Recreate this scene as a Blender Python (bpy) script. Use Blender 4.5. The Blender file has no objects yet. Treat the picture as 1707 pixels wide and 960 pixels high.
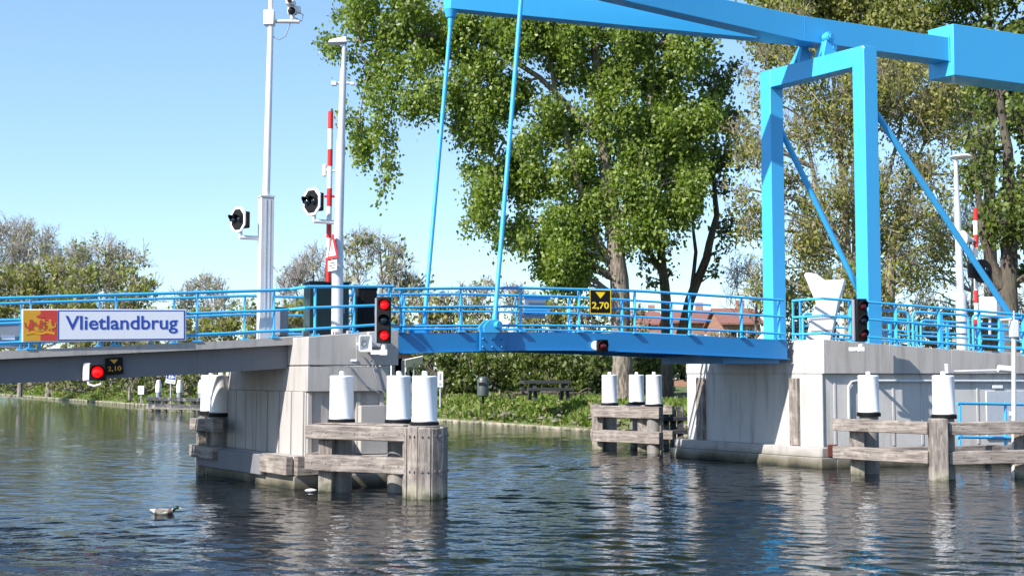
import bpy, bmesh, math, random
import numpy as np
from mathutils import Vector, Matrix
random.seed(7); rng = np.random.default_rng(11)
scene = bpy.context.scene; COL = scene.collection
R = math.radians
# ------------------------------------------------------------------ camera model
F = 2100.0; CX, CY = 853.5, 480.0; HC = 2.5; AL = math.atan(142.0/F)
ca, sa = math.cos(AL), math.sin(AL)
def ray(px, py):
    a = (px-CX)/F; b = (CY-py)/F
    return Vector((a, ca-b*sa, sa+b*ca))
CAM = Vector((0, 0, HC))
def at(px, py, Y):
    d = ray(px, py); return CAM + d*(Y/d.y)
def atz(px, py, z):
    d = ray(px, py); return CAM + d*((z-HC)/d.z)
class Frame:
    def __init__(s, P0, th, c):
        s.P = Vector((P0[0], P0[1], 0)); s.r = Vector((math.cos(R(th)), math.sin(R(th)), 0)); s.c = Vector((c[0], c[1], 0)).normalized()
    def pt(s, a, t, z):
        p = s.P + s.r*a + s.c*t; return Vector((p.x, p.y, z))
    def hit(s, px, py, t=0):
        d = ray(px, py); Q = s.P + s.c*t; n = Vector((-s.r.y, s.r.x, 0))
        k = (Q-CAM).dot(n)/d.dot(n); p = CAM + d*k
        return (p-Q).dot(s.r), p.z
CD = (-.58, .814)
N = Frame((-1.45, 29.4), 25, CD)                 # road frame; t=0 is the near edge
sK = N.hit(1371, 566)[0]; K = N.pt(sK, 0, 0)
W2 = Frame((K.x, K.y), 18, CD)                   # right abutment wall
PN = at(1444, 300, 35.2)
PF = Frame((PN.x, PN.y), 25, CD)                 # portal frame
WR = 2.98; TA = .75; TL = 1.0                     # rail to rail, inset of the approach span and of the leaf
A_ = Frame(N.pt(0,TA,0).xy, 25, CD); G = Frame(N.pt(0,TL,0).xy, 25, CD)
# ------------------------------------------------------------------ materials
MATS = {}
def nodes(name):
    m = bpy.data.materials.new(name); m.use_nodes = True
    nt = m.node_tree; b = nt.nodes['Principled BSDF']; MATS[name] = m
    return m, nt, b
def nn(nt, typ, **kw):
    n = nt.nodes.new(typ)
    for k, v in kw.items():
        if k in n.inputs: n.inputs[k].default_value = v
        else: setattr(n, k, v)
    return n
def ramp(nt, fac, stops):
    r = nt.nodes.new('ShaderNodeValToRGB'); e = r.color_ramp.elements
    while len(e) < len(stops): e.new(.5)
    for i, (p, c) in enumerate(stops):
        e[i].position = p; e[i].color = tuple(c)+(1,) if len(c) == 3 else c
    nt.links.new(fac, r.inputs[0]); return r.outputs[0]
def coords(nt, scale=(1,1,1), rotz=0, kind='world'):
    if kind == 'world': src = nn(nt, 'ShaderNodeNewGeometry').outputs['Position']
    else: src = nn(nt, 'ShaderNodeTexCoord').outputs['Object']
    mp = nn(nt, 'ShaderNodeMapping'); mp.inputs['Scale'].default_value = scale; mp.inputs['Rotation'].default_value = (0,0,rotz)
    nt.links.new(src, mp.inputs[0]); return mp.outputs[0]
def noise(nt, vec, scale, detail=4, rough=.55):
    n = nn(nt, 'ShaderNodeTexNoise', Scale=scale, Detail=detail, Roughness=rough); nt.links.new(vec, n.inputs['Vector']); return n.outputs[0]
def mixc(nt, fac, a, b, mode='MIX'):
    m = nt.nodes.new('ShaderNodeMix'); m.data_type = 'RGBA'; m.blend_type = mode
    if isinstance(fac, float): m.inputs[0].default_value = fac
    else: nt.links.new(fac, m.inputs[0])
    for i, s in ((6, a), (7, b)):
        if isinstance(s, tuple): m.inputs[i].default_value = s if len(s) == 4 else s+(1,)
        else: nt.links.new(s, m.inputs[i])
    return m.outputs[2]
def bump(nt, b, h, strength=.3, dist=.01):
    k = nn(nt, 'ShaderNodeBump', Strength=strength, Distance=dist); nt.links.new(h, k.inputs['Height']); nt.links.new(k.outputs[0], b.inputs['Normal'])
def paint(name, col, rough=.35, dirt=.12, metal=0, dcol=None, coat=0):
    m, nt, b = nodes(name); v = coords(nt, (1,1,.35), kind='world')
    n = noise(nt, v, 3.0, 6, .65); d = dcol or tuple(c*.55 for c in col)
    f = ramp(nt, n, [(.38, (0,0,0)), (.75, (dirt*3,)*3)])
    nt.links.new(mixc(nt, f, col, d), b.inputs['Base Color'])
    n2 = noise(nt, coords(nt), 1.2, 3)
    nt.links.new(ramp(nt, n2, [(.3, (rough*.8,)*3), (.7, (min(1, rough*1.3),)*3)]), b.inputs['Roughness'])
    b.inputs['Metallic'].default_value = metal; b.inputs['Coat Weight'].default_value = coat
    return m
def plain(name, col, rough=.5, metal=0, emit=0):
    m, nt, b = nodes(name); v = coords(nt)
    n = noise(nt, v, 9, 3)
    nt.links.new(mixc(nt, ramp(nt, n, [(.35, (0,0,0)), (.7, (.5,.5,.5))]), tuple(col), tuple(c*.8 for c in col)), b.inputs['Base Color'])
    b.inputs['Roughness'].default_value = rough; b.inputs['Metallic'].default_value = metal
    if emit:
        b.inputs['Emission Color'].default_value = tuple(col)+(1,); b.inputs['Emission Strength'].default_value = emit
    return m
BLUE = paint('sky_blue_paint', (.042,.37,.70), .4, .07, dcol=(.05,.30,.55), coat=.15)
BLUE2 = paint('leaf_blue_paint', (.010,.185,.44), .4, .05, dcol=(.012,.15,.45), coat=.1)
WHITE = paint('white_paint', (.8,.8,.8), .4, .1, dcol=(.5,.47,.42))
WHITES = paint('white_drum_plastic', (.82,.82,.83), .42, .14, dcol=(.55,.52,.47))
GALV = paint('galvanised_steel', (.62,.62,.64), .45, .15, metal=.25)
GREYP = paint('grey_paint', (.25,.27,.31), .5, .1)
BLACK = plain('black_plastic', (.007,.007,.008), .6)
DGREEN = paint('dark_green_cabinet', (.012,.035,.033), .45, .1)
REDP = paint('red_paint', (.62,.02,.015), .4, .05)
PIPE = paint('dark_steel_pile', (.27,.25,.235), .5, .3, dcol=(.07,.055,.045))
BLACK.node_tree.nodes['Principled BSDF'].inputs['Specular IOR Level'].default_value = .2
REDLIT = plain('lit_red_lens', (1,.008,.01), .3, emit=.42)
REDLIT2 = plain('lit_red_lamp', (1,.004,.004), .3, emit=.6)
REDDIM = plain('dark_red_lens', (.13,.01,.012), .15)
DLENS = plain('dark_lens', (.01,.02,.03), .12)
AMBER = plain('yellow_sign_paint', (.85,.6,.01), .5)
AMBERD = plain('orange_sign_paint', (.75,.33,.02), .5)
CREST_Y = paint('ochre_sign_panel', (.62,.32,.02), .45, .04)
CREST_R = paint('red_sign_panel', (.55,.05,.035), .45, .04)
SIGNW = paint('pale_sign_panel', (.72,.73,.78), .4, .04, dcol=(.6,.6,.64))
SIGNB = plain('blue_lettering', (.02,.06,.36), .45)
RUST = paint('rust_brown_paint', (.16,.05,.035), .6, .2)
BRASS = plain('sign_white', (.78,.78,.78), .4)
GLASSD = plain('window_glass', (.04,.05,.06), .08)
def concrete(name, base=(.42,.40,.385), dark=(.25,.23,.22), moss=True, streak=.85):
    m, nt, b = nodes(name); w = coords(nt); ws = coords(nt, (2.2,2.2,.22))
    n1 = noise(nt, w, 1.3, 8, .6); n2 = noise(nt, ws, 2.2, 5, .6); n3 = noise(nt, w, 35, 3, .6)
    c = mixc(nt, ramp(nt, n1, [(.3, (0,0,0)), (.72, (.75,.75,.75))]), base, tuple(.8*x+.2*y for x, y in zip(base, dark)))
    c = mixc(nt, ramp(nt, n2, [(.5, (0,0,0)), (.8, (streak,)*3)]), c, dark)
    c = mixc(nt, ramp(nt, n3, [(.62, (0,0,0)), (.75, (.35,)*3)]), c, tuple(x*.6 for x in dark))
    if moss:
        sx = nn(nt, 'ShaderNodeSeparateXYZ'); nt.links.new(nn(nt, 'ShaderNodeNewGeometry').outputs['Position'], sx.inputs[0])
        ad = nn(nt, 'ShaderNodeMath', operation='MULTIPLY_ADD'); nt.links.new(n1, ad.inputs[0]); ad.inputs[1].default_value = .5; nt.links.new(sx.outputs[2], ad.inputs[2])
        f = ramp(nt, ad.outputs[0], [(.38, (1,1,1)), (.68, (0,0,0))])
        c = mixc(nt, f, c, (.12,.105,.07))
        f2 = ramp(nt, ad.outputs[0], [(.24, (1,1,1)), (.38, (0,0,0))])
        c = mixc(nt, f2, c, (.02,.022,.014))
    nt.links.new(c, b.inputs['Base Color']); b.inputs['Roughness'].default_value = .85
    a2 = nn(nt, 'ShaderNodeMath', operation='ADD'); nt.links.new(n1, a2.inputs[0]); nt.links.new(n3, a2.inputs[1])
    bump(nt, b, a2.outputs[0], .35, .012)
    return m
CONC = concrete('concrete', (.385,.36,.34), (.2,.18,.165))
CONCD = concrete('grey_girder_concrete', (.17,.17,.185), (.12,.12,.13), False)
CONCW = concrete('pale_concrete', (.49,.47,.45), (.24,.215,.19), True, .85)
def wood(name, scale, rotz=0, base=(.31,.265,.235), dark=(.085,.068,.058)):
    m, nt, b = nodes(name); v = coords(nt, scale, rotz); w = coords(nt)
    n1 = noise(nt, v, 2.0, 8, .65); n2 = noise(nt, w, 2.3, 5, .6); n3 = noise(nt, v, 6.0, 3, .5)
    c = mixc(nt, ramp(nt, n1, [(.34, (0,0,0)), (.66, (1,1,1))]), dark, base)
    c = mixc(nt, ramp(nt, n2, [(.52, (0,0,0)), (.72, (.7,)*3)]), c, (.42,.37,.32))
    c = mixc(nt, ramp(nt, n3, [(.66, (0,0,0)), (.72, (1,1,1))]), c, (.04,.03,.025))
    sx = nn(nt, 'ShaderNodeSeparateXYZ'); nt.links.new(nn(nt, 'ShaderNodeNewGeometry').outputs['Position'], sx.inputs[0])
    ad = nn(nt, 'ShaderNodeMath', operation='MULTIPLY_ADD'); nt.links.new(n2, ad.inputs[0]); ad.inputs[1].default_value = .8; nt.links.new(sx.outputs[2], ad.inputs[2])
    c = mixc(nt, ramp(nt, ad.outputs[0], [(.42, (.75,)*3), (.75, (0,0,0))]), c, (.40,.37,.27))
    c = mixc(nt, ramp(nt, ad.outputs[0], [(.36, (1,1,1)), (.55, (0,0,0))]), c, (.035,.04,.018))
    nt.links.new(c, b.inputs['Base Color']); b.inputs['Roughness'].default_value = .8
    bump(nt, b, n1, .7, .02)
    return m
WOODH = wood('weathered_timber', (.8,.8,9)); WOODV = wood('weathered_upright_timber', (9,9,1))
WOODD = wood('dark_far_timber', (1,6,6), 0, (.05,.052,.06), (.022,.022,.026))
def leafmat(name, stops, rough=.45, trans=.35):
    m, nt, b = nodes(name); g = nn(nt, 'ShaderNodeNewGeometry')
    c = ramp(nt, g.outputs['Random Per Island'], stops)
    nt.links.new(c, b.inputs['Base Color']); b.inputs['Roughness'].default_value = rough
    t = nt.nodes.new('ShaderNodeBsdfTranslucent'); nt.links.new(mixc(nt, 1.0, c, (1.5,1.6,.6,1), 'MULTIPLY'), t.inputs[0])
    mx = nt.nodes.new('ShaderNodeMixShader'); mx.inputs[0].default_value = trans
    nt.links.new(b.outputs[0], mx.inputs[1]); nt.links.new(t.outputs[0], mx.inputs[2])
    nt.links.new(mx.outputs[0], nt.nodes['Material Output'].inputs[0]); return m
LPOP = leafmat('poplar_leaf', [(0,(.085,.14,.02)), (.35,(.15,.22,.03)), (.8,(.225,.295,.05)), (1,(.29,.33,.09))], .45, .42)
LDARK = leafmat('dark_green_leaf', [(0,(.05,.08,.014)), (.6,(.12,.16,.025)), (1,(.16,.20,.04))], .45)
LOLIVE = leafmat('olive_young_leaf', [(0,(.12,.12,.03)), (.4,(.19,.205,.04)), (.8,(.27,.28,.06)), (1,(.32,.25,.12))], .6)
LOLG = leafmat('olive_green_leaf', [(0,(.11,.13,.03)), (.5,(.20,.22,.05)), (.85,(.27,.28,.08)), (1,(.28,.23,.13))], .6)  # albedo raised; distance haze on the far trees is put into this colour
LHEDGE = leafmat('hedge_leaf', [(0,(.035,.06,.012)), (.5,(.085,.12,.02)), (1,(.17,.20,.045))], .5)
LGRASS = leafmat('bank_grass_blade', [(0,(.07,.12,.015)), (.5,(.13,.2,.025)), (.8,(.2,.24,.05)), (1,(.27,.2,.12))], .6)
LPALE = leafmat('pale_bud', [(0,(.2,.19,.1)), (.5,(.28,.27,.16)), (1,(.24,.27,.09))], .7)
def bark(name, a, d, sc=1.0):
    m, nt, b = nodes(name); v = coords(nt, (6*sc,6*sc,1.1*sc)); n = noise(nt, v, 2.0, 6, .65); n2 = noise(nt, coords(nt), .7, 3)
    c = mixc(nt, ramp(nt, n, [(.4, (0,0,0)), (.62, (1,1,1))]), d, a)
    c = mixc(nt, ramp(nt, n2, [(.4, (0,0,0)), (.7, (.4,)*3)]), c, (.2,.19,.13))
    nt.links.new(c, b.inputs['Base Color']); b.inputs['Roughness'].default_value = .9; bump(nt, b, n, 1, .06); return m
BPOP = bark('furrowed_bark', (.30,.25,.20), (.07,.055,.045)); BDARK = bark('dark_bark', (.11,.085,.065), (.04,.03,.025)); BPALE = bark('pale_twig_bark', (.34,.30,.22), (.17,.14,.10))
BGREY = bark('grey_twig_bark', (.40,.36,.34), (.26,.23,.21))
BRICK = None
def brickmat(name, c1, c2, mort, sc=1.0):
    m, nt, b = nodes(name); t = nn(nt, 'ShaderNodeTexBrick', Scale=sc); t.inputs['Color1'].default_value = c1+(1,); t.inputs['Color2'].default_value = c2+(1,); t.inputs['Mortar'].default_value = mort+(1,)
    t.inputs['Mortar Size'].default_value = .02; v = coords(nt, (4,4,4)); 
    mp = nn(nt, 'ShaderNodeMapping'); mp.inputs['Rotation'].default_value = (R(90),0,0); nt.links.new(v, mp.inputs[0]); nt.links.new(mp.outputs[0], t.inputs['Vector'])
    nt.links.new(t.outputs[0], b.inputs['Base Color']); b.inputs['Roughness'].default_value = .85; return m
BRICKO = brickmat('orange_brick', (.33,.14,.08), (.25,.10,.06), (.4,.35,.3)); TILE = brickmat('red_roof_tile', (.27,.12,.09), (.20,.09,.07), (.15,.06,.05))
# ------------------------------------------------------------------ mesh building
ORG = {}
class MB:
    def __init__(s, M=None): s.v = []; s.f = []; s.sm = []; s.M = M
    def add(s, vs, fs, smooth=False):
        k = len(s.v)
        for p in vs:
            p = Vector(p); s.v.append(s.M @ p if s.M else p)
        for f in fs: s.f.append([i+k for i in f]); s.sm.append(smooth)
        return s
    def hexa(s, p):  # p: 4 bottom, 4 top
        return s.add(p, [(3,2,1,0),(4,5,6,7),(0,1,5,4),(1,2,6,5),(2,3,7,6),(3,0,4,7)])
    def box(s, c, d):
        x, y, z = c; a, b, h = d[0]/2, d[1]/2, d[2]/2
        return s.hexa([(x-a,y-b,z-h),(x+a,y-b,z-h),(x+a,y+b,z-h),(x-a,y+b,z-h),(x-a,y-b,z+h),(x+a,y-b,z+h),(x+a,y+b,z+h),(x-a,y+b,z+h)])
    def rb(s, fr, s0, s1, t0, t1, z0, z1, z0b=None, z1b=None):
        if z0b is None: z0b, z1b = z0, z1
        P = fr.pt
        return s.hexa([P(s0,t0,z0),P(s1,t0,z0b),P(s1,t1,z0b),P(s0,t1,z0),P(s0,t0,z1),P(s1,t0,z1b),P(s1,t1,z1b),P(s0,t1,z1)])
    def prism(s, lo, hi, smooth=False):
        n = len(lo); s.add(list(lo)+list(hi), [tuple(range(n-1,-1,-1)), tuple(range(n,2*n))])
        k = len(s.v)-2*n
        for i in range(n):
            j = (i+1) % n; s.f.append([k+i,k+j,k+n+j,k+n+i]); s.sm.append(smooth)
        return s
    def tube(s, pts, r, n=10, cap=True):
        pts = [Vector(p) for p in pts]; m = len(pts); rs = r if isinstance(r, (list,tuple)) else [r]*m
        vs = []; ref = None
        for i, p in enumerate(pts):
            d = (pts[min(i+1,m-1)]-pts[max(i-1,0)]).normalized()
            if ref is None: ref = Vector((0,0,1)) if abs(d.z) < .9 else Vector((1,0,0))
            a = d.cross(ref).normalized(); b = a.cross(d).normalized(); ref = b
            for k in range(n):
                an = 2*math.pi*k/n; vs.append(p + a*math.cos(an)*rs[i] + b*math.sin(an)*rs[i])
        fs = [(i*n+k, i*n+(k+1)%n, (i+1)*n+(k+1)%n, (i+1)*n+k) for i in range(m-1) for k in range(n)]
        s.add(vs, fs, True)
        if cap:
            k0 = len(s.v)-m*n; s.f.append([k0+k for k in range(n-1,-1,-1)]); s.sm.append(False)
            s.f.append([k0+(m-1)*n+k for k in range(n)]); s.sm.append(False)
        return s
    def lathe(s, c, prof, n=24, axis=None):
        c = Vector(c); ax = Vector(axis).normalized() if axis else Vector((0,0,1))
        ref = Vector((1,0,0)) if abs(ax.x) < .9 else Vector((0,1,0)); a = ax.cross(ref).normalized(); b = ax.cross(a)
        vs = [c + a*(r*math.cos(2*math.pi*k/n)) + b*(r*math.sin(2*math.pi*k/n)) + ax*z for r, z in prof for k in range(n)]
        m = len(prof); s.add(vs, [], True); k0 = len(s.v)-m*n
        for i in range(m-1):
            for k in range(n):
                s.f.append([k0+i*n+k, k0+i*n+(k+1)%n, k0+(i+1)*n+(k+1)%n, k0+(i+1)*n+k]); s.sm.append(True)
        s.f.append([k0+k for k in range(n)]); s.sm.append(False); s.f.append([k0+(m-1)*n+k for k in range(n)]); s.sm.append(False)
        return s
    def build(s, name, mat, parent=None, bevel=0, sharp=35):
        o0 = Vector((0,0,0))
        if parent is not None: o0 = ORG.get(parent, o0)
        me = bpy.data.meshes.new(name); me.from_pydata([tuple(v-o0) for v in s.v], [], s.f)
        bm = bmesh.new(); bm.from_mesh(me); bmesh.ops.recalc_face_normals(bm, faces=bm.faces); bm.to_mesh(me); bm.free()
        me.polygons.foreach_set('use_smooth', s.sm); 
        for e_angle in (1,):
            try: me.set_sharp_from_angle(angle=R(sharp))
            except Exception: pass
        me.materials.append(mat)
        o = bpy.data.objects.new(name, me); COL.objects.link(o)
        if parent is not None: o.parent = parent; ORG[o] = o0
        else:                                       # origin at the base of a one-mesh thing
            if s.v:
                xs = [v.x for v in s.v]; ys = [v.y for v in s.v]; zs = [v.z for v in s.v]
                c = Vector(((min(xs)+max(xs))/2, (min(ys)+max(ys))/2, min(zs)))
                me.transform(Matrix.Translation(-c)); o.location = c; ORG[o] = c
        if bevel:
            b = o.modifiers.new('bevel', 'BEVEL'); b.width = bevel; b.segments = 2; b.limit_method = 'ANGLE'; b.angle_limit = R(40)
        return o
def tag(o, label=None, cat=None, group=None, kind=None):
    if label: o['label'] = label
    if cat: o['category'] = cat
    if group: o['group'] = group
    if kind: o['kind'] = kind
    return o
def thing(name, label, cat, loc, group=None):
    o = bpy.data.objects.new(name, None); COL.objects.link(o); o.location = loc; o.empty_display_size = .3
    ORG[o] = Vector(loc); return tag(o, label, cat, group)
def copy_tree(o, parent=None):
    c = o.copy(); COL.objects.link(c); c.parent = parent; ORG[c] = ORG.get(o)
    for ch in list(o.children): copy_tree(ch, c)
    return c
def local(loc, yaw=0, tilt=0):
    return Matrix.Translation(Vector(loc)) @ Matrix.Rotation(yaw, 4, 'Z') @ Matrix.Rotation(tilt, 4, 'X')
def textmesh(name, txt, size, M, mat, parent, depth=.006, width=None, height=None, bold=0.0):
    cu = bpy.data.curves.new(name, 'FONT'); cu.body = txt; cu.size = size; cu.extrude = depth; cu.align_x = 'LEFT'; cu.offset = bold; cu.resolution_u = 4
    t = bpy.data.objects.new(name+'_tmp', cu); COL.objects.link(t); dg = bpy.context.evaluated_depsgraph_get(); dg.update()
    me = bpy.data.meshes.new_from_object(t.evaluated_get(dg)); bpy.data.objects.remove(t); bpy.data.curves.remove(cu)
    co = np.array([v.co[:] for v in me.vertices]); lo, hi = co.min(0), co.max(0)
    kx = width/(hi[0]-lo[0]) if width else 1; ky = height/(hi[1]-lo[1]) if height else kx
    S = Matrix.Diagonal((kx, ky, 1, 1)) @ Matrix.Translation((-lo[0], -lo[1], 0))
    me.transform(Matrix.Rotation(R(90), 4, 'X') @ S); me.transform(M); me.transform(Matrix.Translation(-ORG[parent]))
    me.materials.clear(); me.materials.append(mat)
    o = bpy.data.objects.new(name, me); COL.objects.link(o); o.parent = parent; ORG[o] = ORG[parent]; return o
# ------------------------------------------------------------------ profiles on the road frame
def prof(pts, fr=N):
    a = sorted(fr.hit(x, y) for x, y in pts); S = [p[0] for p in a]; Z = [p[1] for p in a]
    def f(s):
        if s < S[0]: return Z[0]+(s-S[0])*(Z[1]-Z[0])/(S[1]-S[0])
        return float(np.interp(s, S, Z))
    return f
sx = lambda px, py=540, fr=N: fr.hit(px, py)[0]
ax = lambda px, py=540: A_.hit(px, py)[0]
gx = lambda px, py=540: G.hit(px, py)[0]
deckA = prof([(0,585),(360,568.7),(487,562)], A_); deckP = prof([(511,561.5),(660,550)])
stripB = prof([(0,598.5),(360,581.5),(488,574.5)], A_); girdB = prof([(0,640),(341,623),(482,613.5)], A_)
leafT = prof([(660,555.5),(762,554),(864,553.5),(966,554),(1072,556.5),(1151,559),(1237,563),(1312,567)], G)
leafB = prof([(660,590),(762,586.5),(864,584.5),(966,584.5),(1072,588),(1151,591.5),(1237,595.5),(1312,599)], G)
# ---- approach span
sL = -15.0; s1 = sx(511); s0 = s1-.01; s2 = sx(661); s2b = sx(643); s3 = gx(1312)
zc_ = None
ap = thing('approach_span', 'long grey concrete side span with a pale edge strip, left of the left pier', 'bridge span', N.pt(sL,1.6,0))
E1 = MB(); E2 = MB(); g1 = MB(); g2 = MB(); dk = MB()
ss = np.linspace(sL, s0, 8)
for a_, b_ in zip(ss[:-1], ss[1:]):
    E1.rb(A_, a_, b_, -.06, .30, stripB(a_), deckA(a_), stripB(b_), deckA(b_))
    E2.rb(A_, a_, b_, WR-.15, WR+.2, stripB(a_), deckA(a_), stripB(b_), deckA(b_))
    dk.rb(A_, a_, b_, .302, WR-.152, stripB(a_)+.02, deckA(a_)-.08, stripB(b_)+.02, deckA(b_)-.08)
    g1.rb(A_, a_, b_, .18, .62, girdB(a_), stripB(a_)-.002, girdB(b_), stripB(b_)-.002)
    g2.rb(A_, a_, b_, WR-.5, WR-.05, girdB(a_), stripB(a_)-.002, girdB(b_), stripB(b_)-.002)
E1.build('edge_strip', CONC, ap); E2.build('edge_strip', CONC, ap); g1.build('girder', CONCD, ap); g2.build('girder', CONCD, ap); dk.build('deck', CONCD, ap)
# ---- left pier
def zat(px, py, fr=N, t=0): return fr.hit(px, py, t)[1]
zseam = zat(511, 610); zcap = zat(511, 652.5); zled = zat(511, 760); 
pier = thing('bridge_pier', 'weathered concrete pier left of the opening, carrying a loudspeaker and a lit red signal', 'bridge pier', N.pt((s1+s2)/2, 1.8, 0))
TW = 4.5
b = MB(); b.rb(N, s1-.0, s2, -.10, TW, zseam+.02, deckP(s1), zseam+.02, deckP(s2))
b.build('cap', CONC, pier, .012)
b = MB(); b.rb(N, s1-.0, s2b+.03, -.085, TW-.01, zcap, zseam-.002, zcap, zseam-.002); b.build('lower_cap', CONC, pier, .012)
b = MB(); b.rb(N, s1+.02, s2b-.0, .06, TW-.1, -.6, zcap-.002)
for q in np.linspace(s1+.05, s2b-.12, 4): b.rb(N, q, q+.1, .0, .058, zled, zcap-.004)
for q in (0.0, .62, 1.25, 1.9, 2.5, 3.1, 3.7): b.rb(N, s1-.02, s1+.018, .1+q, .1+q+.56, zled, zcap-.004)
b.build('shaft', CONC, pier, .008)
b = MB(); b.rb(N, s1-.42, s2b+.35, -.38, TW+.3, -.8, .28); b.rb(N, s1-.36, s2b+.3, -.32, TW+.25, .283, zled); b.build('footing', CONC, pier, .02)
b = MB(); b.rb(N, s1-.43, s1+.28, -.56, -.382, .30, zled+.03); b.rb(N, s1-.60, s1-.432, -.38, 1.0, .30, zled+.02); b.build('fender_beam', WOODH, pier, .02)
b = MB(); b.rb(N, s1-.56, s1-.424, 1.02, TW+.2, .22, zled+.0); b.build('ledge', CONCD, pier, .02)
b = MB(); q = s1+1.2; b.rb(N, q, q+.75, -.16, -.002, zled+.02, zled+1.1); b.build('cover_plate', CONC, pier, .01)
# bolt pads along the edge
b = MB()
for q in (s1+.15, s1+.7, s1+1.0): b.rb(N, q, q+.16, .10, .2, deckP(q)-.02, deckP(q)+.07)
b.build('bearing_block', CONC, pier, .01)
# ---- leaf
hN = G.hit(824, 563, -.16)[0]
leaf = thing('bridge_leaf', 'arched blue steel lifting leaf spanning the opening between the two piers', 'bridge leaf', G.pt(s2, 1.6, 0))
sls = np.linspace(s2+.03, s3, 15)
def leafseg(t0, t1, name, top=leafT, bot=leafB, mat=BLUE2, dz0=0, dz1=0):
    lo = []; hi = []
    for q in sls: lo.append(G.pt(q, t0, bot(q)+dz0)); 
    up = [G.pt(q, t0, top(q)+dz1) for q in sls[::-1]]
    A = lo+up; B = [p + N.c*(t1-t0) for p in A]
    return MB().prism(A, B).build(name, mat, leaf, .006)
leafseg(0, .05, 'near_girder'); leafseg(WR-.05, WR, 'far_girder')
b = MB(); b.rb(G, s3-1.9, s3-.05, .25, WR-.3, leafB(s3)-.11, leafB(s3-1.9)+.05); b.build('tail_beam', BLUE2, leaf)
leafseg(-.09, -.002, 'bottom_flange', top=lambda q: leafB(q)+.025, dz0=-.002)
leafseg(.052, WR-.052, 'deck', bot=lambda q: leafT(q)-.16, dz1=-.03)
b = MB()
for q in np.linspace(s2+.3, s3-.3, 9): b.rb(G, q, q+.03, .052, WR-.052, leafB(q)+.06, leafT(q)-.162)
b.build('cross_beam', BLUE2, leaf)
def lug(t, nm):
    b = MB()
    for dt in (-.10, .10):
        pts = [(hN-.33,-.02),(hN+.06,-.02),(hN+.14,.10),(hN+.10,.26),(hN-.02,.31),(hN-.2,.28),(hN-.3,.2),(hN-.36,.12)]
        A = [G.pt(x, t+dt-.02, leafT(hN)+z) for x, z in pts]; b.prism(A, [p+N.c*.04 for p in A])
    return b.build(nm, BLUE, leaf, .005)
lug(-.16, 'hinge_lug'); lug(WR+.16, 'hinge_lug')
b = MB(); b.rb(G, hN-.36, hN+.3, -.15, -.0925, leafB(hN)+.005, leafT(hN)-.005)
for x in (-.3, -.05, .2):
    for z in (.1, .3): b.lathe(G.pt(hN+x, -.15, leafB(hN)+z), [(.03,0),(.03,.02),(.018,.035)], 8, -N.c)
b.build('hinge_plate', BLUE2, leaf, .004)
b = MB(); p = G.pt(hN, -.16, leafT(hN)+.17); b.tube([p-N.c*.2, p+N.c*.2], .055, 12); b.tube([p-N.c*.23, p+N.c*.23], .09, 12); p = G.pt(hN, WR+.16, leafT(hN)+.17); b.tube([p-N.c*.2, p+N.c*.2], .055, 12); b.build('hinge_pin', BLUE, leaf, .005)
# ---- railings
def railing(label, fr, posts, ztop, zfoot, t, ends=None, fracs=(1,.58,.15), rad=.036, grp='blue tube railings of the bridge', cuts=None):
    rt = thing('railing', label, 'railing', fr.pt(posts[0], t, zfoot(posts[0])), grp)
    e = ends or (posts[0], posts[-1]); q = sorted(set([e[0], e[1]]+[p for p in posts if e[0] < p < e[1]]+(cuts or [])))
    for k, f in enumerate(fracs):
        pts = [fr.pt(x, t-.045, zfoot(x)+f*(ztop(x)-zfoot(x))) for x in q]
        MB().tube(pts, rad if k == 0 else rad*.88, 10).build('rail', BLUE, rt)
    for x in posts:
        z0 = zfoot(x); z1 = ztop(x)
        b = MB(); b.rb(fr, x-.013, x+.013, t-.04, t+.05, z0+.03, z1-.02); b.rb(fr, x-.09, x+.09, t-.10, t+.07, z0-.0, z0+.03)
        for dx in (-.06,.06): b.rb(fr, x+dx-.015, x+dx+.015, t-.08, t-.05, z0+.03, z0+.055)
        b.build('post', BLUE, rt, .003)
    return rt
topA = prof([(0,497.5),(193,491.5),(457,484),(482,482)], A_)
pA = [ax(x) for x in (-90,50.7,193,329,457)]
railing('blue three-bar railing of the left side span, the one carrying the long name board', A_, pA, topA, deckA, .02, ends=(sL, ax(483,480)))
topP = prof([(510,478),(659,477.5)])
pr0 = railing('blue railing standing on the left pier in front of the green cabinet and lamp post', N, [sx(x) for x in (527,592,652)], topP, deckP, .06, ends=(s1-.0, sx(657,480)))
for f in (1,.58,.15):
    a0 = ax(483,480); MB().tube([A_.pt(a0,-.025,deckA(a0)+f*(topA(a0)-deckA(a0))), N.pt(s1,.015,deckP(s1)+f*(topP(s1)-deckP(s1)))], .034, 10).build('rail', BLUE, pr0)
topL = prof([(661,482),(762,480.5),(870,480),(966,482.5),(1059,485),(1151,490.6),(1237,496.2),(1322,501.5)], G)
pL = [gx(x) for x in (669,768,869,966,1059,1151,1237,1300)]
railing('near blue railing along the lifting leaf, the one carrying the black 2,70 sign', G, pL, topL, leafT, .02, ends=(gx(655),gx(1305)))
railing('far blue railing of the left side span, behind the name board', A_, [q+.55 for q in pA], topA, deckA, WR, ends=(sL, s2-.05), rad=.034)
railing('far blue railing along the lifting leaf, behind the two lifting rods', G, [q+.15 for q in pL[:-1]], topL, leafT, WR, ends=(s2+.02, s3-.02), rad=.034)
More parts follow.
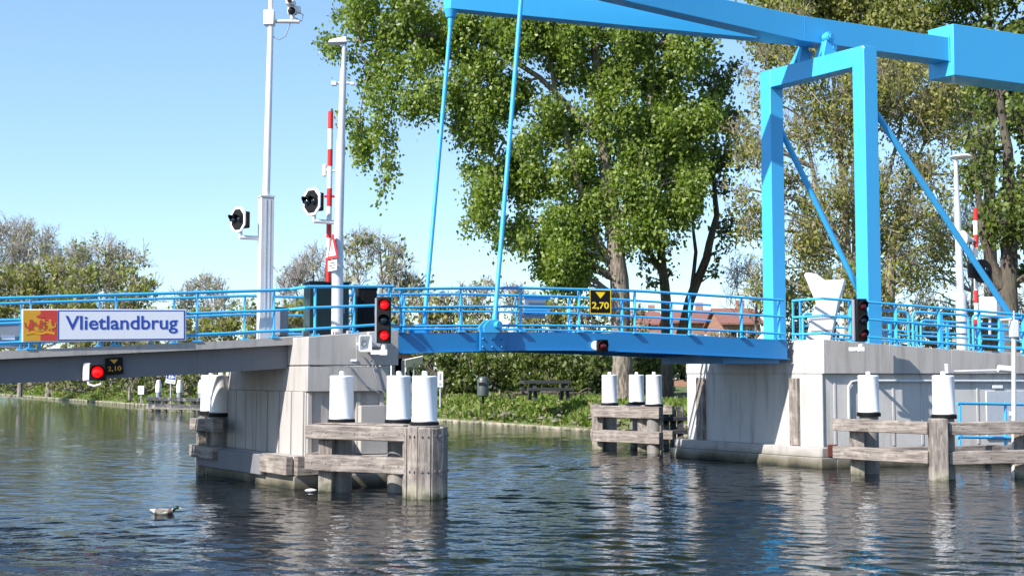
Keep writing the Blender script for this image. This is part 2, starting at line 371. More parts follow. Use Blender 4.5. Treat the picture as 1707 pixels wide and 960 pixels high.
# ---- right abutment
zr0 = zat(1371,566); sr1, zr1 = W2.hit(1707,592.6); SE = 14.0
zr = lambda s: zr0+(zr1-zr0)*s/sr1
zc2 = 2.49; zl2 = zat(1371, 745); TB = 5.25
def cprism(b, s0_, s1_, t0, t1, z0, z1):      # slab whose front runs along the channel and whose back end meets the wall frame
    lo = [N.pt(s0_,t0,z0), W2.pt(s1_,t0,z0), W2.pt(s1_,t1,z0), N.pt(s0_,t1,z0)]; return b.prism(lo, [Vector((p.x,p.y,z1)) for p in lo])
ab = thing('bridge_abutment', 'long concrete abutment right of the opening with a pale lit channel face', 'abutment', N.pt(sK+.5, 2.5, 0))
b = MB(); qs = np.linspace(0, SE, 8)
for a_, b_ in zip(qs[:-1], qs[1:]): b.rb(W2, a_, b_, -.10, .35, zc2, zr(a_), zc2, zr(b_))
b.build('parapet', CONC, ab, .012)
b = MB(); cprism(b, sK-.06, -.002, -.1, TL-.06, zc2, zr0); b.build('corner_cap', CONCW, ab, .012)
b = MB(); cprism(b, sK-.06, .3, TL-.058, TB, zc2, leafB(s3)-.10); b.build('bearing_shelf', CONCW, ab, .012)
sF = sK
b = MB(); cprism(b, sF, -.04, .0, TB-.02, -.6, zc2-.003)
b.rb(W2, -.038, SE, .05, .4, -.6, zc2-.003)
for q in np.arange(.35, SE, .92): b.rb(W2, q, q+.07, .03, .048, zl2, zc2-.005)
for q in np.arange(.1, TB-.5, .68): b.rb(N, sF-.028, sF-.002, q, q+.64, zl2, zc2-.006)
b.build('wall', CONCW, ab, .008)
b = MB(); cprism(b, sF-.5, 0, -.42, TB+.2, -.8, .27); cprism(b, sF-.42, 0, -.36, TB+.1, .273, zl2)
b.rb(W2, .002, SE, -.42, .3, -.8, .25)
b.build('footing', CONC, ab, .02)
b = MB(); b.rb(W2, .02, SE, -.40, -.22, .255, zl2-.02); b.build('fender_beam', WOODH, ab, .02)
b = MB(); b.rb(W2, -.3, -.0, -.46, -.425, .30, .62); b.build('end_plate', RUST, ab, .01)
def hitc(px, py, s):   # plane s=const along c
    d = ray(px, py); Q = N.P+N.r*s; n = Vector((-N.c.y, N.c.x, 0)); k = (Q-CAM).dot(n)/d.dot(n); p = CAM+d*k; return (p-Q).dot(N.c), p.z
for px in (1327, 1171):
    b = MB(); t_, _ = hitc(px, 650, sF-.03); b.rb(N, sF-.14, sF-.030, t_-.15, t_+.15, zl2+.01, zc2-.12); b.build('rubbing_post', WOODV, ab, .012)
b = MB()
pp = W2.pt; b.tube([pp(.75,-.03,zl2+.5), pp(.75,-.03,2.15), pp(.85,-.03,2.27), pp(1.0,-.03,2.3), pp(6.5,-.03,2.28)], .035, 8)
b.build('conduit', GALV, ab)
dsa = W2.hit(1645, 680)[0]; dsb = W2.hit(1700, 680)[0]
b = MB(); b.rb(W2, dsa, dsb+.3, -.0, .046, .65, 2.0); b.build('access_door', plain('pale_grey_door', (.42,.44,.48), .5), ab, .01)
b = MB(); b.rb(W2, dsa+.2, dsa+.55, -.012, -.003, 2.08, 2.17); b.rb(W2, dsa+.75, dsa+.8, -.03, -.003, 1.3, 1.42); b.build('door_plate', BRASS, ab)
topW = prof([(1371,497.5),(1690,523.5),(1707,525)], W2)
chk = thing('railing', 'short blue corner railing where the lifting leaf meets the right abutment', 'railing', N.pt(sK,TL,zr0), 'blue tube railings of the bridge')
tc, z_c = hitc(1322, 501.5, sK)
for f in (1,.58,.15):
    MB().tube([N.pt(sK-.02, tc, zr0+f*(z_c-zr0)), W2.pt(0,-.02,zr0+f*(topW(0)-zr0))], .035, 10).build('rail', BLUE, chk)
for px in (1322, 1334):
    t_ = hitc(px, 540, sK)[0]; b = MB(); b.rb(N, sK-.02, sK+.03, t_-.02, t_+.02, zr0, topW(0)-.03); b.rb(N, sK-.05, sK+.06, t_-.08, t_+.08, zr0-.0, zr0+.03); b.build('post', BLUE, chk, .003)
pW = [.9, 2.35, 3.75, 5.1, 6.6, 8.1, 9.6]
railing('blue railing on the right abutment wall, behind the unlit three-lamp signal', W2, pW, topW, zr, .03, ends=(0.02, 11))
# inner hoop railings on the right bank
def hoop(label, s0_, n, t, zb, zt):
    rt = thing('hoop_railing', label, 'railing', W2.pt(s0_, t, zb), 'blue hoop railings behind the right abutment wall')
    for k in range(n):
        a_ = s0_+k*2.05; e_ = a_+1.9
        z0 = lambda s: zb-.028*(s-s0_)*1.2; z1 = lambda s: zt-.028*(s-s0_)*1.2
        MB().tube([W2.pt(a_,t,z0(a_)), W2.pt(a_,t,z1(a_)-.12), W2.pt(a_+.04,t,z1(a_)-.03), W2.pt(a_+.13,t,z1(a_)), W2.pt(e_-.13,t,z1(e_)), W2.pt(e_-.04,t,z1(e_)-.03), W2.pt(e_,t,z1(e_)-.12), W2.pt(e_,t,z0(e_))], .04, 8).build('hoop', BLUE, rt)
        b = MB()
        for f in (.35,.66): b.tube([W2.pt(a_,t,z0(a_)+f*(z1(a_)-z0(a_))), W2.pt(e_,t,z0(e_)+f*(z1(e_)-z0(e_)))], .03, 8)
        b.build('cross_bar', BLUE, rt)
        b = MB(); m_ = (a_+e_)/2; b.rb(W2, m_-.04, m_+.04, t-.03, t+.03, z0(m_), z1(m_)); b.build('post', BLUE, rt)
hoop('blue hoop railing closest behind the right abutment railing', 1.9, 4, 1.1, zr0-.12, zr0+.92)
hoop('farther blue hoop railing on the road side, beyond the nearest hoops', 2.2, 4, 3.2, zr0-.2, zr0+.85)
# lower blue platform rail at right edge
pr = thing('platform_railing', 'low pale blue railing on the water platform at the foot of the right wall', 'railing', W2.pt(3.5,-.9,.4))
for py in (672, 728):
    MB().tube([at(1596, py, 34.2), at(1800, py+4, 36.2)], .04, 10).build('rail', BLUE, pr)
for px in (1600, 1676, 1760): MB().tube([at(px, 670, 34.2+(px-1596)*.01), at(px, 742, 34.2+(px-1596)*.01)], .04, 8).build('post', BLUE, pr)
# ---- approach embankment deck behind (road slab) on right
b = MB(); b.rb(W2, .004, SE+20, .36, 5.2, 1.0, zr0-.1, .6, zr0-1.1); o = b.build('road_slab', CONC); tag(o, kind='structure')
# ---- portal
ztop = PF.hit(1444, 76)[1]; WP = .092*35.2/.814*1.0
zbm = PF.hit(1444, 108)[1]
po = thing('bridge_portal', 'tall sky blue portal frame standing on the right abutment', 'bridge portal', PF.pt(.2, WP/2, zr0))
pw, pd = .42, .47
MB().rb(PF, 0, pd, 0, pw, zr0-.4, ztop).build('near_post', BLUE, po, .012).name = 'post'
MB().rb(PF, 0, pd, WP-pw, WP, zr0-.6, ztop).build('post', BLUE, po, .012)
MB().rb(PF, .0, pd, pw+.002, WP-pw-.002, zbm, ztop-.0).build('crossbeam', BLUE, po, .012)
TC = WP/2
zsb = PF.hit(1466, 86, TC-.3)[1]; zst = PF.hit(1580, 62.5, TC-.3)[1]
for t_ in (TC-.52, TC+.42):
    b = MB(); x0 = .02
    pr_ = [(-.12-.0,0),(pd-.0,0),(pd+.02,.12),(.36,zsb-ztop-.0+.16),(.22,zsb-ztop+.26),(.08,zsb-ztop+.16)]
    pts = [PF.pt(x, t_, ztop+z+.001) for x, z in [(0.02,0),(pd-.02,0),(pd-.08,.1),(.38,.55),(.3,.7),(.2,.7),(.14,.5)]]
    b.prism(pts, [p+PF.c*.1 for p in pts]); b.build('pivot_bracket', BLUE, po, .006)
    b = MB(); g_ = [PF.pt(.16, t_+a, ztop+z) for a, z in ((.05,.62),(.10,.62),(.58,.002),(.34,.002),(.102,.36))]; b.prism(g_, [p+PF.r*.14 for p in g_]); b.build('gusset', BLUE, po, .006)
    b = MB(); b.lathe(PF.pt(.25, t_-.02, ztop+.58), [(.16,0),(.16,.14)], 18, PF.c); b.rb(PF, .40, .5, t_+.0, t_+.1, ztop+.002, ztop+.3); b.lathe(PF.pt(.45, t_-.01, ztop+.3), [(.09,0),(.09,.12)], 14, PF.c); b.build('pivot_boss', BLUE, po, .006)
b = MB(); b.tube([PF.pt(.25, TC-.62, ztop+.58), PF.pt(.25, TC-.30-.003, ztop+.58)], .09, 14); b.tube([PF.pt(.25, TC-.58, ztop+.58), PF.pt(.25, TC-.33, ztop+.58)], .14, 14); b.tube([PF.pt(.25, TC+.303, ztop+.58), PF.pt(.25, TC+.62, ztop+.58)], .1, 14); b.build('pivot_pin', BLUE, po, .006)
# back braces
def brace(x0, y0, x1, y1, t):
    a_, za = PF.hit(x0, y0, t); b_, zb = PF.hit(x1, y1, t)
    d = (zb-za)/(b_-a_)
    b_2 = b_+.6; zb2 = zb+d*.6
    MB().tube([PF.pt(a_-.15, t, za-d*.15), PF.pt(b_2, t, zb2)], .09, 14).build('back_brace', BLUE, po)
brace(1468, 200, 1680, 520, pw/2); brace(1308, 230, 1428, 478, WP-pw/2)
# ---- balance beam
sb_ = PF.hit(1336, 45, TC-.3)[0]; sbx = PF.hit(1590, 80, TC-.47)[0]
ztb = PF.hit(1590, 40, TC-.47)[1]; zbb = PF.hit(1590, 125, TC-.47)[1]
bal = thing('balance_beam', 'Y-shaped blue balance beam high above the bridge with a big box counterweight', 'balance beam', PF.pt(.25, TC, zsb))
HNp = G.pt(hN, -.16, 0); HFp = G.pt(hN, WR+.16, 0)
tipF = at(752, 15, HFp.y+.35); tipN = HNp + (Vector((tipF.x,tipF.y,0))-HFp); tz = zsb-.02
tipF = Vector((tipF.x, tipF.y, 0))
S = lambda s, t: PF.pt(s, t, 0)
r = N.r; c = N.c; w_ = .19
crot = S(PF.hit(1266, 55, TC)[0], TC)
plan = [S(sbx+.05, TC-.3), S(sb_, TC-.3), tipN-c*w_-r*.12, tipN+c*w_-r*.12, crot-c*.04, crot+c*.04, tipF-c*w_-r*.12, tipF+c*w_-r*.12, S(sb_, TC+.3), S(sbx+.05, TC+.3)]
lo = [Vector((p.x,p.y,zsb+(.16 if i in (2,3,6,7) else 0))) for i, p in enumerate(plan)]; hi = [Vector((p.x,p.y,zst-(.05 if i in (2,3,6,7) else 0))) for i, p in enumerate(plan)]
MB().prism(lo, hi).build('forked_beam', BLUE, bal, .012)
MB().rb(PF, sbx, sbx+4.2, TC-.47, TC+.47, zbb, ztb).build('counterweight', BLUE, bal, .015)
b = MB(); sm_ = PF.hit(1336, 45, TC-.3)[0]; b.rb(PF, sm_+.12, sm_+.135, TC-.306, TC-.302, zsb+.004, zst-.004); b.rb(PF, sbx-.03, sbx-.004, TC-.34, TC-.302, zsb-.02, zst+.02); b.build('weld_seam', BLUE, bal)
b = MB()
for tp in (tipN, tipF):
    b.tube([Vector((tp.x,tp.y,tz+.2)), Vector((tp.x,tp.y,tz-.02))], [.2,.13], 12)
b.build('rod_socket', BLUE, bal)
rods = []
for lab, h_, tp, tt in (('near blue lifting rod fixed to the hinge on the near girder', HNp, tipN, -.16), ('far blue lifting rod, left of the near one, hanging from the visible beam tip', HFp, tipF, WR+.16)):
    lr = thing('lifting_rod', lab, 'lifting rod', Vector((h_.x,h_.y,leafT(hN)+.17)), 'blue lifting rods')
    p0 = Vector((h_.x,h_.y,leafT(hN)+.17)); p1 = Vector((tp.x,tp.y,tz-.02))
    u = (p1-p0).normalized()
    MB().tube([p0+u*.05, p0+u*.25, p0+u*.3, p1], [.075,.075,.058,.058], 14).build('rod', BLUE, lr)
    MB().lathe(p0-N.c*.07, [(.05,0),(.12,.01),(.12,.13),(.05,.14)], 16, N.c).build('rod_eye', BLUE, lr)
    MB().tube([p1-u*.25, p1+u*.05], [.07,.1], 12).build('rod_head', BLUE, lr)
# ---- white V-shaped bumper (leaf stop) on the abutment
def vstop(label, Y, px0, z0, dx=0):
    k = Y/F
    pts = [(1342,570),(1352,530),(1360,505),(1340,458),(1344,454),(1360,456),(1375,467),(1407,465),(1408,468),(1398,502),(1384,570)] if not dx else [(1330,568),(1358,540),(1376,478),(1381,478),(1371,545),(1356,568)]
    t = thing('barrier_stand', label, 'barrier stand', at(1365+dx, 566, Y), 'white forked stands by the portal')
    Av = [at(x+dx, y, Y) for x, y in pts]; d = Vector((.12,.3,0))
    b = MB().prism(Av, [p+d for p in Av]); b.build('body', plain('off_white_casing', (.62,.62,.62), .5), t, .02)
    if dx: return
    q = Vector((0,-.006,0))
    b = MB(); Bv = [at(x+dx, y, Y)+q for x, y in ((1372,486),(1374,478),(1383,474),(1381,485))]; b.prism(Bv, [p+Vector((0,.005,0)) for p in Bv]); 
    b.build('marking', SIGNW, t)
    b = MB(); 
    for yy in (531, 551):
        Bv = [at(x+dx, y, Y)+q for x, y in ((1352,yy),(1386,yy-2),(1386,yy+1),(1352,yy+3))]; b.prism(Bv, [p+Vector((0,.005,0)) for p in Bv])
    b.build('strap', GREYP, t)
vstop('large white forked barrier stand left of the near portal post', 34.5, 0, 0)
vstop('second white forked stand, mostly hidden behind the far portal post', 38.6, 0, 0, dx=-72)
# ------------------------------------------------------------------ piles with white drums
def pile(px, Y, label, ztopd=2.5, zb=1.52, rd=.26, grp='white drums on the steel piles'):
    p = at(px, 622, Y); L = Vector((p.x, p.y, 0))
    t = thing('mooring_pile', label, 'mooring pile', L, grp)
    MB().lathe(L, [(rd*.9,-1.0),(rd*.9,zb-.08)], 28).build('pipe', PIPE, t)
    MB().lathe(L, [(rd*1.12,zb-.10),(rd*1.14,zb-.07),(rd*1.14,zb-.02),(rd*1.05,zb)], 28).build('collar', BLACK, t)
    H = ztopd-.07-zb
    MB().lathe(L+Vector((0,0,zb+.002)), [(rd*1.0,.0),(rd*1.03,.02),(rd*.985,.05),(rd*.985,H-.03),(rd*1.0,H-.02),(rd*.99,H),(rd*.9,H+.02)], 32).build('drum', WHITES, t)
    MB().lathe(L+Vector((0,0,zb+H+.024)), [(rd*.22,0),(rd*.22,.07),(rd*.15,.09)], 16).build('cap_stub', WHITES, t)
    return L
PA = pile(570, 27.2, 'white-drummed pile at the left end of the near fender, before the left pier')
PB = pile(665, 27.0, 'middle white-drummed pile of the near fender, half hidden by its right neighbour')
PC = pile(708, 25.7, 'white-drummed pile at the round planked corner of the near fender')
PD = pile(368, 31.6, 'white-drummed pile right beside the shaded left face of the left pier')
PE = pile(352, 33.0, 'white-drummed pile just behind the one at the far left fender')
PG = pile(1016, 42.0, 'leftmost white-drummed pile of the distant trio in the opening')
PH = pile(1061, 43.2, 'middle white-drummed pile of the distant trio, in front of the thick trunk', )
PI_ = pile(1090, 40.2, 'rightmost white-drummed pile of the distant trio in the opening')
PJ = pile(1447, 31.9, 'white-drummed pile under the unlit three-lamp signal at the right wall')
PK = pile(1572, 30.3, 'rightmost white-drummed pile, beside the thick upright of the long fender')
# ------------------------------------------------------------------ timber fenders
def beam2(b, p, q, h, d):   # horizontal beam between two points (top centre line given), height h, depth d
    p = Vector(p); q = Vector(q); u = (q-p); u.z = 0; u.normalize(); n = Vector((-u.y, u.x, 0))*d/2; dz = Vector((0,0,h))
    return b.hexa([p-n-dz, q-n-dz, q+n-dz, p+n-dz, p-n, q-n, q+n, p+n])
def upright(b, p, z0, z1, w=.3, d=.3, yaw=0):
    M = Matrix.Translation((p[0],p[1],0)) @ Matrix.Rotation(yaw,4,'Z')
    c8 = [M@Vector(x) for x in ((-w/2,-d/2,z0),(w/2,-d/2,z0),(w/2,d/2,z0),(-w/2,d/2,z0),(-w/2,-d/2,z1),(w/2,-d/2,z1),(w/2,d/2,z1),(-w/2,d/2,z1))]
    return b.hexa(c8)
def bolts(b, p, q, zs, n=6, off=.0):
    p = Vector(p); q = Vector(q); u = (q-p).normalized(); m = Vector((u.y,-u.x,0))
    for k in range(n):
        for z in zs:
            c_ = p+(q-p)*((k+.5)/n); c_.z = z; b.lathe(c_+m*off, [(.022,0),(.022,.012)], 8, m)
# near fender
fn = thing('timber_fender', 'large weathered timber fender in the foreground with a round planked corner', 'fender', Vector((PB.x,PB.y,0)), 'timber fenders around the piles')
A0 = atz(513, 713, 1.4)
A0 = at(513, 713, 26.9); A1 = at(682, 712, 25.6)
zt = 1.42
for (z, nm) in ((zt, 'top_beam'), (.80, 'lower_beam')):
    b = MB(); beam2(b, (A0.x,A0.y,z), (A1.x,A1.y,z), .30 if z > 1 else .34, .22); o = b.build(nm, WOODH, fn, .025); o.name = 'beam'
    m = Vector((A1.x-A0.x, A1.y-A0.y, 0)).normalized()
b = MB(); bolts(b, (A0.x,A0.y,0), (A1.x,A1.y,0), (zt-.15, .80-.17), 7, .11); b.build('bolt', PIPE, fn)
b = MB(); q = A0+(A1-A0)*.16; upright(b, (q.x+.05,q.y+.22,0), -.8, 1.10, .3, .26, R(-8)); b.build('post', WOODV, fn, .02)
b = MB(); beam2(b, (A0.x+.05,A0.y+.05,zt-.002), (PA.x-.35, PA.y+1.3, zt-.002), .28, .2); beam2(b, (A0.x+.05,A0.y+.05,.8-.002), (PA.x-.35, PA.y+1.3, .8-.002), .3, .2); b.build('side_beam', WOODH, fn, .02)
# deck planks on top
b = MB(); beam2(b, (PA.x-.3, PA.y-.02, zt+.035), (PC.x-.3, PC.y+.25, zt+.035), .034, .5); b.build('top_plank', WOODH, fn, .01)
# round corner
b = MB(); cc = Vector((PC.x+.03, PC.y-.02, 0))
nseg = 10; rr = .45
for k in range(nseg):
    a0 = 2*math.pi*k/nseg; a1 = 2*math.pi*(k+1)/nseg; g_ = .012
    def pol(a, rad, z): return cc+Vector((rad*math.cos(a), rad*math.sin(a), z))
    j = .012*((k*7) % 3); zb_ = -.25-.05*(k % 3)
    b.hexa([pol(a0+g_,rr-.12,zb_), pol(a0+g_,rr+j,zb_), pol(a1-g_,rr+j,zb_), pol(a1-g_,rr-.12,zb_), pol(a0+g_,rr-.12,zt+.01-j), pol(a0+g_,rr+j,zt+.01-j), pol(a1-g_,rr+j,zt+.01-j), pol(a1-g_,rr-.12,zt+.01-j)])
b.build('corner_staves', WOODV, fn, .02)
b = MB()
for k in range(nseg):
    a = 2*math.pi*(k+.5)/nseg; nrm = Vector((math.cos(a),math.sin(a),0))
    for z in (1.25,.55):
        for dd in (-.06,.06): b.lathe(cc+nrm*(rr*.955+.02)+Vector((-nrm.y,nrm.x,0))*dd+Vector((0,0,z)), [(.02,0),(.02,.02)], 8, nrm)
b.build('stave_bolt', PIPE, fn)
b = MB(); b.lathe(cc, [(.36,zt-.06),(.36,zt+.03)], 20); b.build('corner_top', WOODH, fn, .01)
# left far fender
fl = thing('timber_fender', 'short timber fender at the left edge of the left pier, behind the shaded face', 'fender', Vector((PD.x,PD.y,0)), 'timber fenders around the piles')
L0 = at(324, 700, 31.9); L1 = at(364, 700, 30.6); L2 = at(333, 700, 34.0)
for z in (1.38,.72):
    b = MB(); beam2(b, (L0.x,L0.y,z), (L1.x,L1.y,z), .3, .26); beam2(b, (L0.x+.1,L0.y+.2,z-.003), (L2.x+.1,L2.y+.3,z-.003), .3, .22); b.build('beam', WOODH, fl, .02)
for p in (at(338,700,31.7), at(352,700,31.6)):
    b = MB(); upright(b, p, -.8, 1.07, .26, .26, .4); b.build('post', WOODV, fl, .02)
# far trio fender
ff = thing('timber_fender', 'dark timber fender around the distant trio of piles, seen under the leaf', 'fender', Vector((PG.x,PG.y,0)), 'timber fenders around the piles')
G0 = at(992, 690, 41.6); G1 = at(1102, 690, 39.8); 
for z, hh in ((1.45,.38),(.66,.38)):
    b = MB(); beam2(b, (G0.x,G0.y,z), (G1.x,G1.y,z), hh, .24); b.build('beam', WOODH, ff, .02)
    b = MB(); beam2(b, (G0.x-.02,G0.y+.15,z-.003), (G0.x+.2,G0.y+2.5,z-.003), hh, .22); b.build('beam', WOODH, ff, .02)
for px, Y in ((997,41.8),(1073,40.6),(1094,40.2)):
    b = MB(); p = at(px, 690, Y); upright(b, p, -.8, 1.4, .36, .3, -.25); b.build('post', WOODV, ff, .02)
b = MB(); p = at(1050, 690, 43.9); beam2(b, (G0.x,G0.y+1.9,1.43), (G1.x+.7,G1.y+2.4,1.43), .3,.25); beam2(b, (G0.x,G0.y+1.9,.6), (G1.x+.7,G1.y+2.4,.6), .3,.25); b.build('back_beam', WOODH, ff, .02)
# small far jetty between trio and abutment
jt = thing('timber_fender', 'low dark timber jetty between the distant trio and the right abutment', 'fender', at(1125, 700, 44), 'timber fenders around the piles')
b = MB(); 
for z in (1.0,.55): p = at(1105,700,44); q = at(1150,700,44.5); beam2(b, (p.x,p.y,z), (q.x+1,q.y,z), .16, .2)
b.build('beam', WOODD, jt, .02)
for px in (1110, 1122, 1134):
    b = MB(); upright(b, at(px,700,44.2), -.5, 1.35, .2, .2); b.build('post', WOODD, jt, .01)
# long right fender
fr_ = thing('timber_fender', 'long two-rail weathered timber fender in front of the right abutment wall', 'fender', Vector((PK.x,PK.y,0)), 'timber fenders around the piles')
R0 = at(1390, 695, 31.6); R1 = at(1563, 695, 29.8); R2 = at(1760, 695, 29.9)
zt2 = 1.38; zt3 = .70
for z, hh in ((zt2,.30),(zt3,.31)):
    b = MB(); u_ = (R1-R0).normalized(); e = R1-u_*.21; beam2(b, (R0.x,R0.y,z), (e.x,e.y,z-.02), hh, .22); b.build('beam', WOODH, fr_, .022)
    b = MB(); beam2(b, (R1.x+.21,R1.y,z-.03), (R2.x,R2.y,z+.02), hh, .22); b.build('beam', WOODH, fr_, .022)
b = MB(); upright(b, R1, -.8, zt2+.06, .38, .42, -.1); b.build('post', WOODV, fr_, .025)
for px, Y in ((1428,31.55),(1700,30.4)):
    b = MB(); p = at(px, 700, Y); upright(b, p, -.8, 1.2 if px < 1500 else 1.1, .34, .3, -.2); b.build('post', WOODV, fr_, .02)
b = MB(); bolts(b, (R0.x,R0.y,0), (R1.x,R1.y,0), (zt2-.16, zt3-.16), 4, .11); bolts(b, (R1.x+.2,R1.y,0), (R2.x,R2.y,0), (zt2-.16, zt3-.16), 4, .11); b.build('bolt', PIPE, fr_)
# steel gauge pole at right
gp = thing('gauge_pole', 'thin grey steel pole with a small box on top at the right edge', 'pole', at(1690, 790, 30.3))
MB().tube([at(1690,800,30.4), at(1690,560,30.4)], .055, 12).build('tube', GALV, gp)
MB().box(at(1690,548,30.4), (.18,.2,.42)).build('head_box', GALV, gp, .02)
MB().tube([at(1690,562,30.4), at(1690,518,30.4)], .02, 8).build('tip', GALV, gp)
MB().tube([at(1686,532,30.3), at(1668,533,30.3)], .025, 8).build('side_arm', WHITE, gp)
wl = thing('wall_lamp', 'white tube lamp on a bracket in front of the right wall', 'lamp', at(1675, 622, 33))
b = MB(); b.tube([at(1664,614,33.2), at(1690,616,33.2)], .09, 12); b.build('housing', WHITE, wl)
b = MB(); b.tube([at(1590,619,33.4), at(1664,617,33.3)], .03, 8); b.tube([at(1578,606,33.2), at(1579,622,33.2)], .06, 8); b.build('bracket', GALV, wl)
# ------------------------------------------------------------------ signals
def lens(M, p, r, mat, par, name='lamp'):
    b = MB(M); n = 20; pr_ = [(r,0),(r*.95,.02),(r*.8,.045),(r*.5,.065),(.01,.075)]
    b.lathe(p, pr_, n, (0,-1,0)); return b.build(name, mat, par)
def visor(M, p, r, par, L=.16):
    b = MB(M); n = 14; vs = []; x0, y0, z0 = p
    for rad in (r*1.15, r*1.08):
        for k in range(n+1):
            a = math.pi*(-.12+1.24*k/n); l = L
            vs.append((x0+rad*math.cos(a), y0, z0+rad*math.sin(a))); vs.append((x0+rad*math.cos(a), y0-l*(.35+.65*max(0,math.sin(a))), z0+rad*math.sin(a)))
    m = 2*(n+1); fs = []
    for k in range(n):
        i = 2*k; fs += [(i,i+1,i+3,i+2), (m+i,m+i+2,m+i+3,m+i+1), (i+1,m+i+1,m+i+3,i+3)]
    b.add(vs, fs, True); return b.build('visor', BLACK, par)
def signal3(px, py0, py1, Y, yaw, mats, label, w=.30):
    c_ = at(px, (py0+py1)/2, Y); h = (py1-py0)*Y/F; M = local(c_, yaw)
    t = thing('water_signal', label, 'signal light', at(px, py1, Y), 'three-lamp water signals')
    b = MB(M); b.box((0,0,0), (w,.16,h)); b.build('housing', BLACK, t, .02)
    b = MB(M); b.box((-w/2-.03,.06,-.0), (.05,.1,h*.96)); b.build('back_plate', GREYP, t, .01)
    for k, m in enumerate(mats):
        z = h*.33*(1-k); lens(M, (.02,-.085,z), w*.34, m, t); visor(M, (.02,-.083,z), w*.37, t)
    b = MB(M); b.tube([(.0,.02,-h/2), (.0,.02,-h/2-.14)], .06, 10); b.box((-.0,.02,-h/2-.2), (.16,.1,.12)); b.tube([(0,.02,-h/2-.22), (-.05,.5,-h/2-.22)], .05, 10); b.box((-.12,.1,-h/2-.2),(.36,.05,.09)); b.build('bracket', WHITE, t, .006)
    return t
signal3(640, 495, 572, 27.7, R(-4), [REDLIT, DLENS, REDLIT], 'black three-lamp signal with two lit red lamps above the left pier')
signal3(1435, 498, 569, 33.3, R(12), [REDDIM, DLENS, REDDIM], 'black three-lamp signal with unlit dull red lamps on the right abutment')
def signal1(px, py, Y, yaw, mat, label, sz=.36, side='white', w=None):
    c_ = at(px, py, Y); M = local(c_, yaw)
    t = thing('small_signal', label, 'signal light', c_, 'single-lamp signals on the girders')
    b = MB(M); b.box((0,0,0), (sz*.92,.12,sz)); b.build('housing', BLACK, t, .02)
    lens(M, (0,-.062,0), sz*.33, mat, t); visor(M, (0,-.06,0), sz*.37, t, .13)
    if side == 'white':
        b = MB(M); b.box((-sz*.62,.04,.0), (.16,.14,sz*1.08)); b.build('side_case', WHITE, t, .03)
        b = MB(M); b.tube([(-sz*.55,.02,-sz*.5),(-sz*.5,-.0,-sz*.72),(-sz*.2,-.0,-sz*.82),(sz*.15,0,-sz*.72),(sz*.25,.02,-sz*.45)], .025, 8); b.build('conduit', WHITE, t)
    else:
        b = MB(M); b.lathe((-sz*.42,.05,0), [(sz*.4,0),(sz*.4,.16)], 16, (0,1,0)); b.build('side_case', WHITE, t, .01)
    b = MB(M); b.tube([(0,.05,0),(0,.35,.02)], .04, 8); b.build('mount', GALV, t)
    return t
g0, _ = 0, 0
signal1(163, 620, A_.pt(ax(163,620), -.02, 0).y-.02, R(10), REDLIT2, 'square black signal with a lit red lamp and white side case on the left girder', .36)
signal1(1004, 576, G.pt(gx(1004), -.25, 0).y, R(14), REDDIM, 'small unlit dark signal hanging on the blue girder below the 2,70 sign', .31, 'round')
# height signs
def tri(M, w, h, z, y, mat, par):
    b = MB(M); b.prism([(-w/2,y,z+h/2),(w/2,y,z+h/2),(0,y,z-h/2)], [(-w/2,y-.008,z+h/2),(w/2,y-.008,z+h/2),(0,y-.008,z-h/2)]); return b.build('triangle', mat, par)
def hsign(px, py, Y, yaw, W, H, txt, mat, label, border, tilt=0):
    c_ = at(px, py, Y); M = local(c_, yaw) @ Matrix.Rotation(tilt, 4, 'Y')
    t = thing('height_sign', label, 'sign', c_, 'black height signs')
    b = MB(M); b.box((0,0,0), (W,.03,H)); b.build('panel', BLACK, t, .006)
    if border:
        b = MB(M); e = .014
        for x in (-W/2+e, W/2-e): b.box((x,-.0185,0), (e*1.3,.006,H-.02))
        for z in (-H/2+e, H/2-e): b.box((0,-.0175,z), (W-.05,.006,e*1.3))
        b.build('border', mat, t)
    tri(M, W*.46, H*.26, H*.26, -.018, mat, t)
    textmesh('lettering', txt, 1, M @ Matrix.Translation((-W*.39,-.02,-H*.33)), mat, t, .003, W*.78, H*.32, .018)
    b = MB(M); b.box((0,.03,H*.2), (W*.8,.03,.04)); b.box((0,.03,-H*.2), (W*.8,.03,.04)); b.build('clamp', GREYP, t)
sg = G.pt(gx(1000), -.13, 0)
hsign(1000.5, 503, sg.y, R(25-6), .60, .63, '2,70', AMBER, 'black sign with yellow triangle and 2,70 on the leaf railing', True)
hsign(190.5, 610, A_.pt(ax(190,610), .13, 0).y, R(22), .36, .36, '2,10', AMBERD, 'small black sign reading 2,10 beside the red lamp on the left girder', False, R(-4))
# name board
nb0 = A_.hit(37, 545, -.12); nb1 = A_.hit(311, 545, -.12)
nbP0 = at(37, 545, A_.pt(nb0[0],-.12,0).y); nbP1 = at(311, 545, A_.pt(nb1[0],-.12,0).y)
zt_ = at(311, 518.5, nbP1.y).z; zb_ = at(311, 570, nbP1.y).z; zt0 = at(37, 517.5, nbP0.y).z; zb0 = at(37, 573.5, nbP0.y).z
u = Vector((nbP1.x-nbP0.x, nbP1.y-nbP0.y, 0)); LW = u.length; yaw = math.atan2(u.y, u.x)
sgn = thing('name_board', 'long sign with a red and ochre crest panel and blue Vlietlandbrug lettering', 'sign', Vector((nbP0.x,nbP0.y,zb_)))
H = (zt_-zb_+zt0-zb0)/2; zbase = (zb_+zb0)/2; M = local((nbP0.x,nbP0.y,zbase), yaw) @ Matrix.Rotation(-math.atan2((zt_+zb_-zt0-zb0)/2, LW), 4, 'Y')
CWd = LW*.208
b = MB(M); b.box((LW/2,.03,H/2), (LW,.06,H)); b.build('frame', WHITE, sgn, .006)
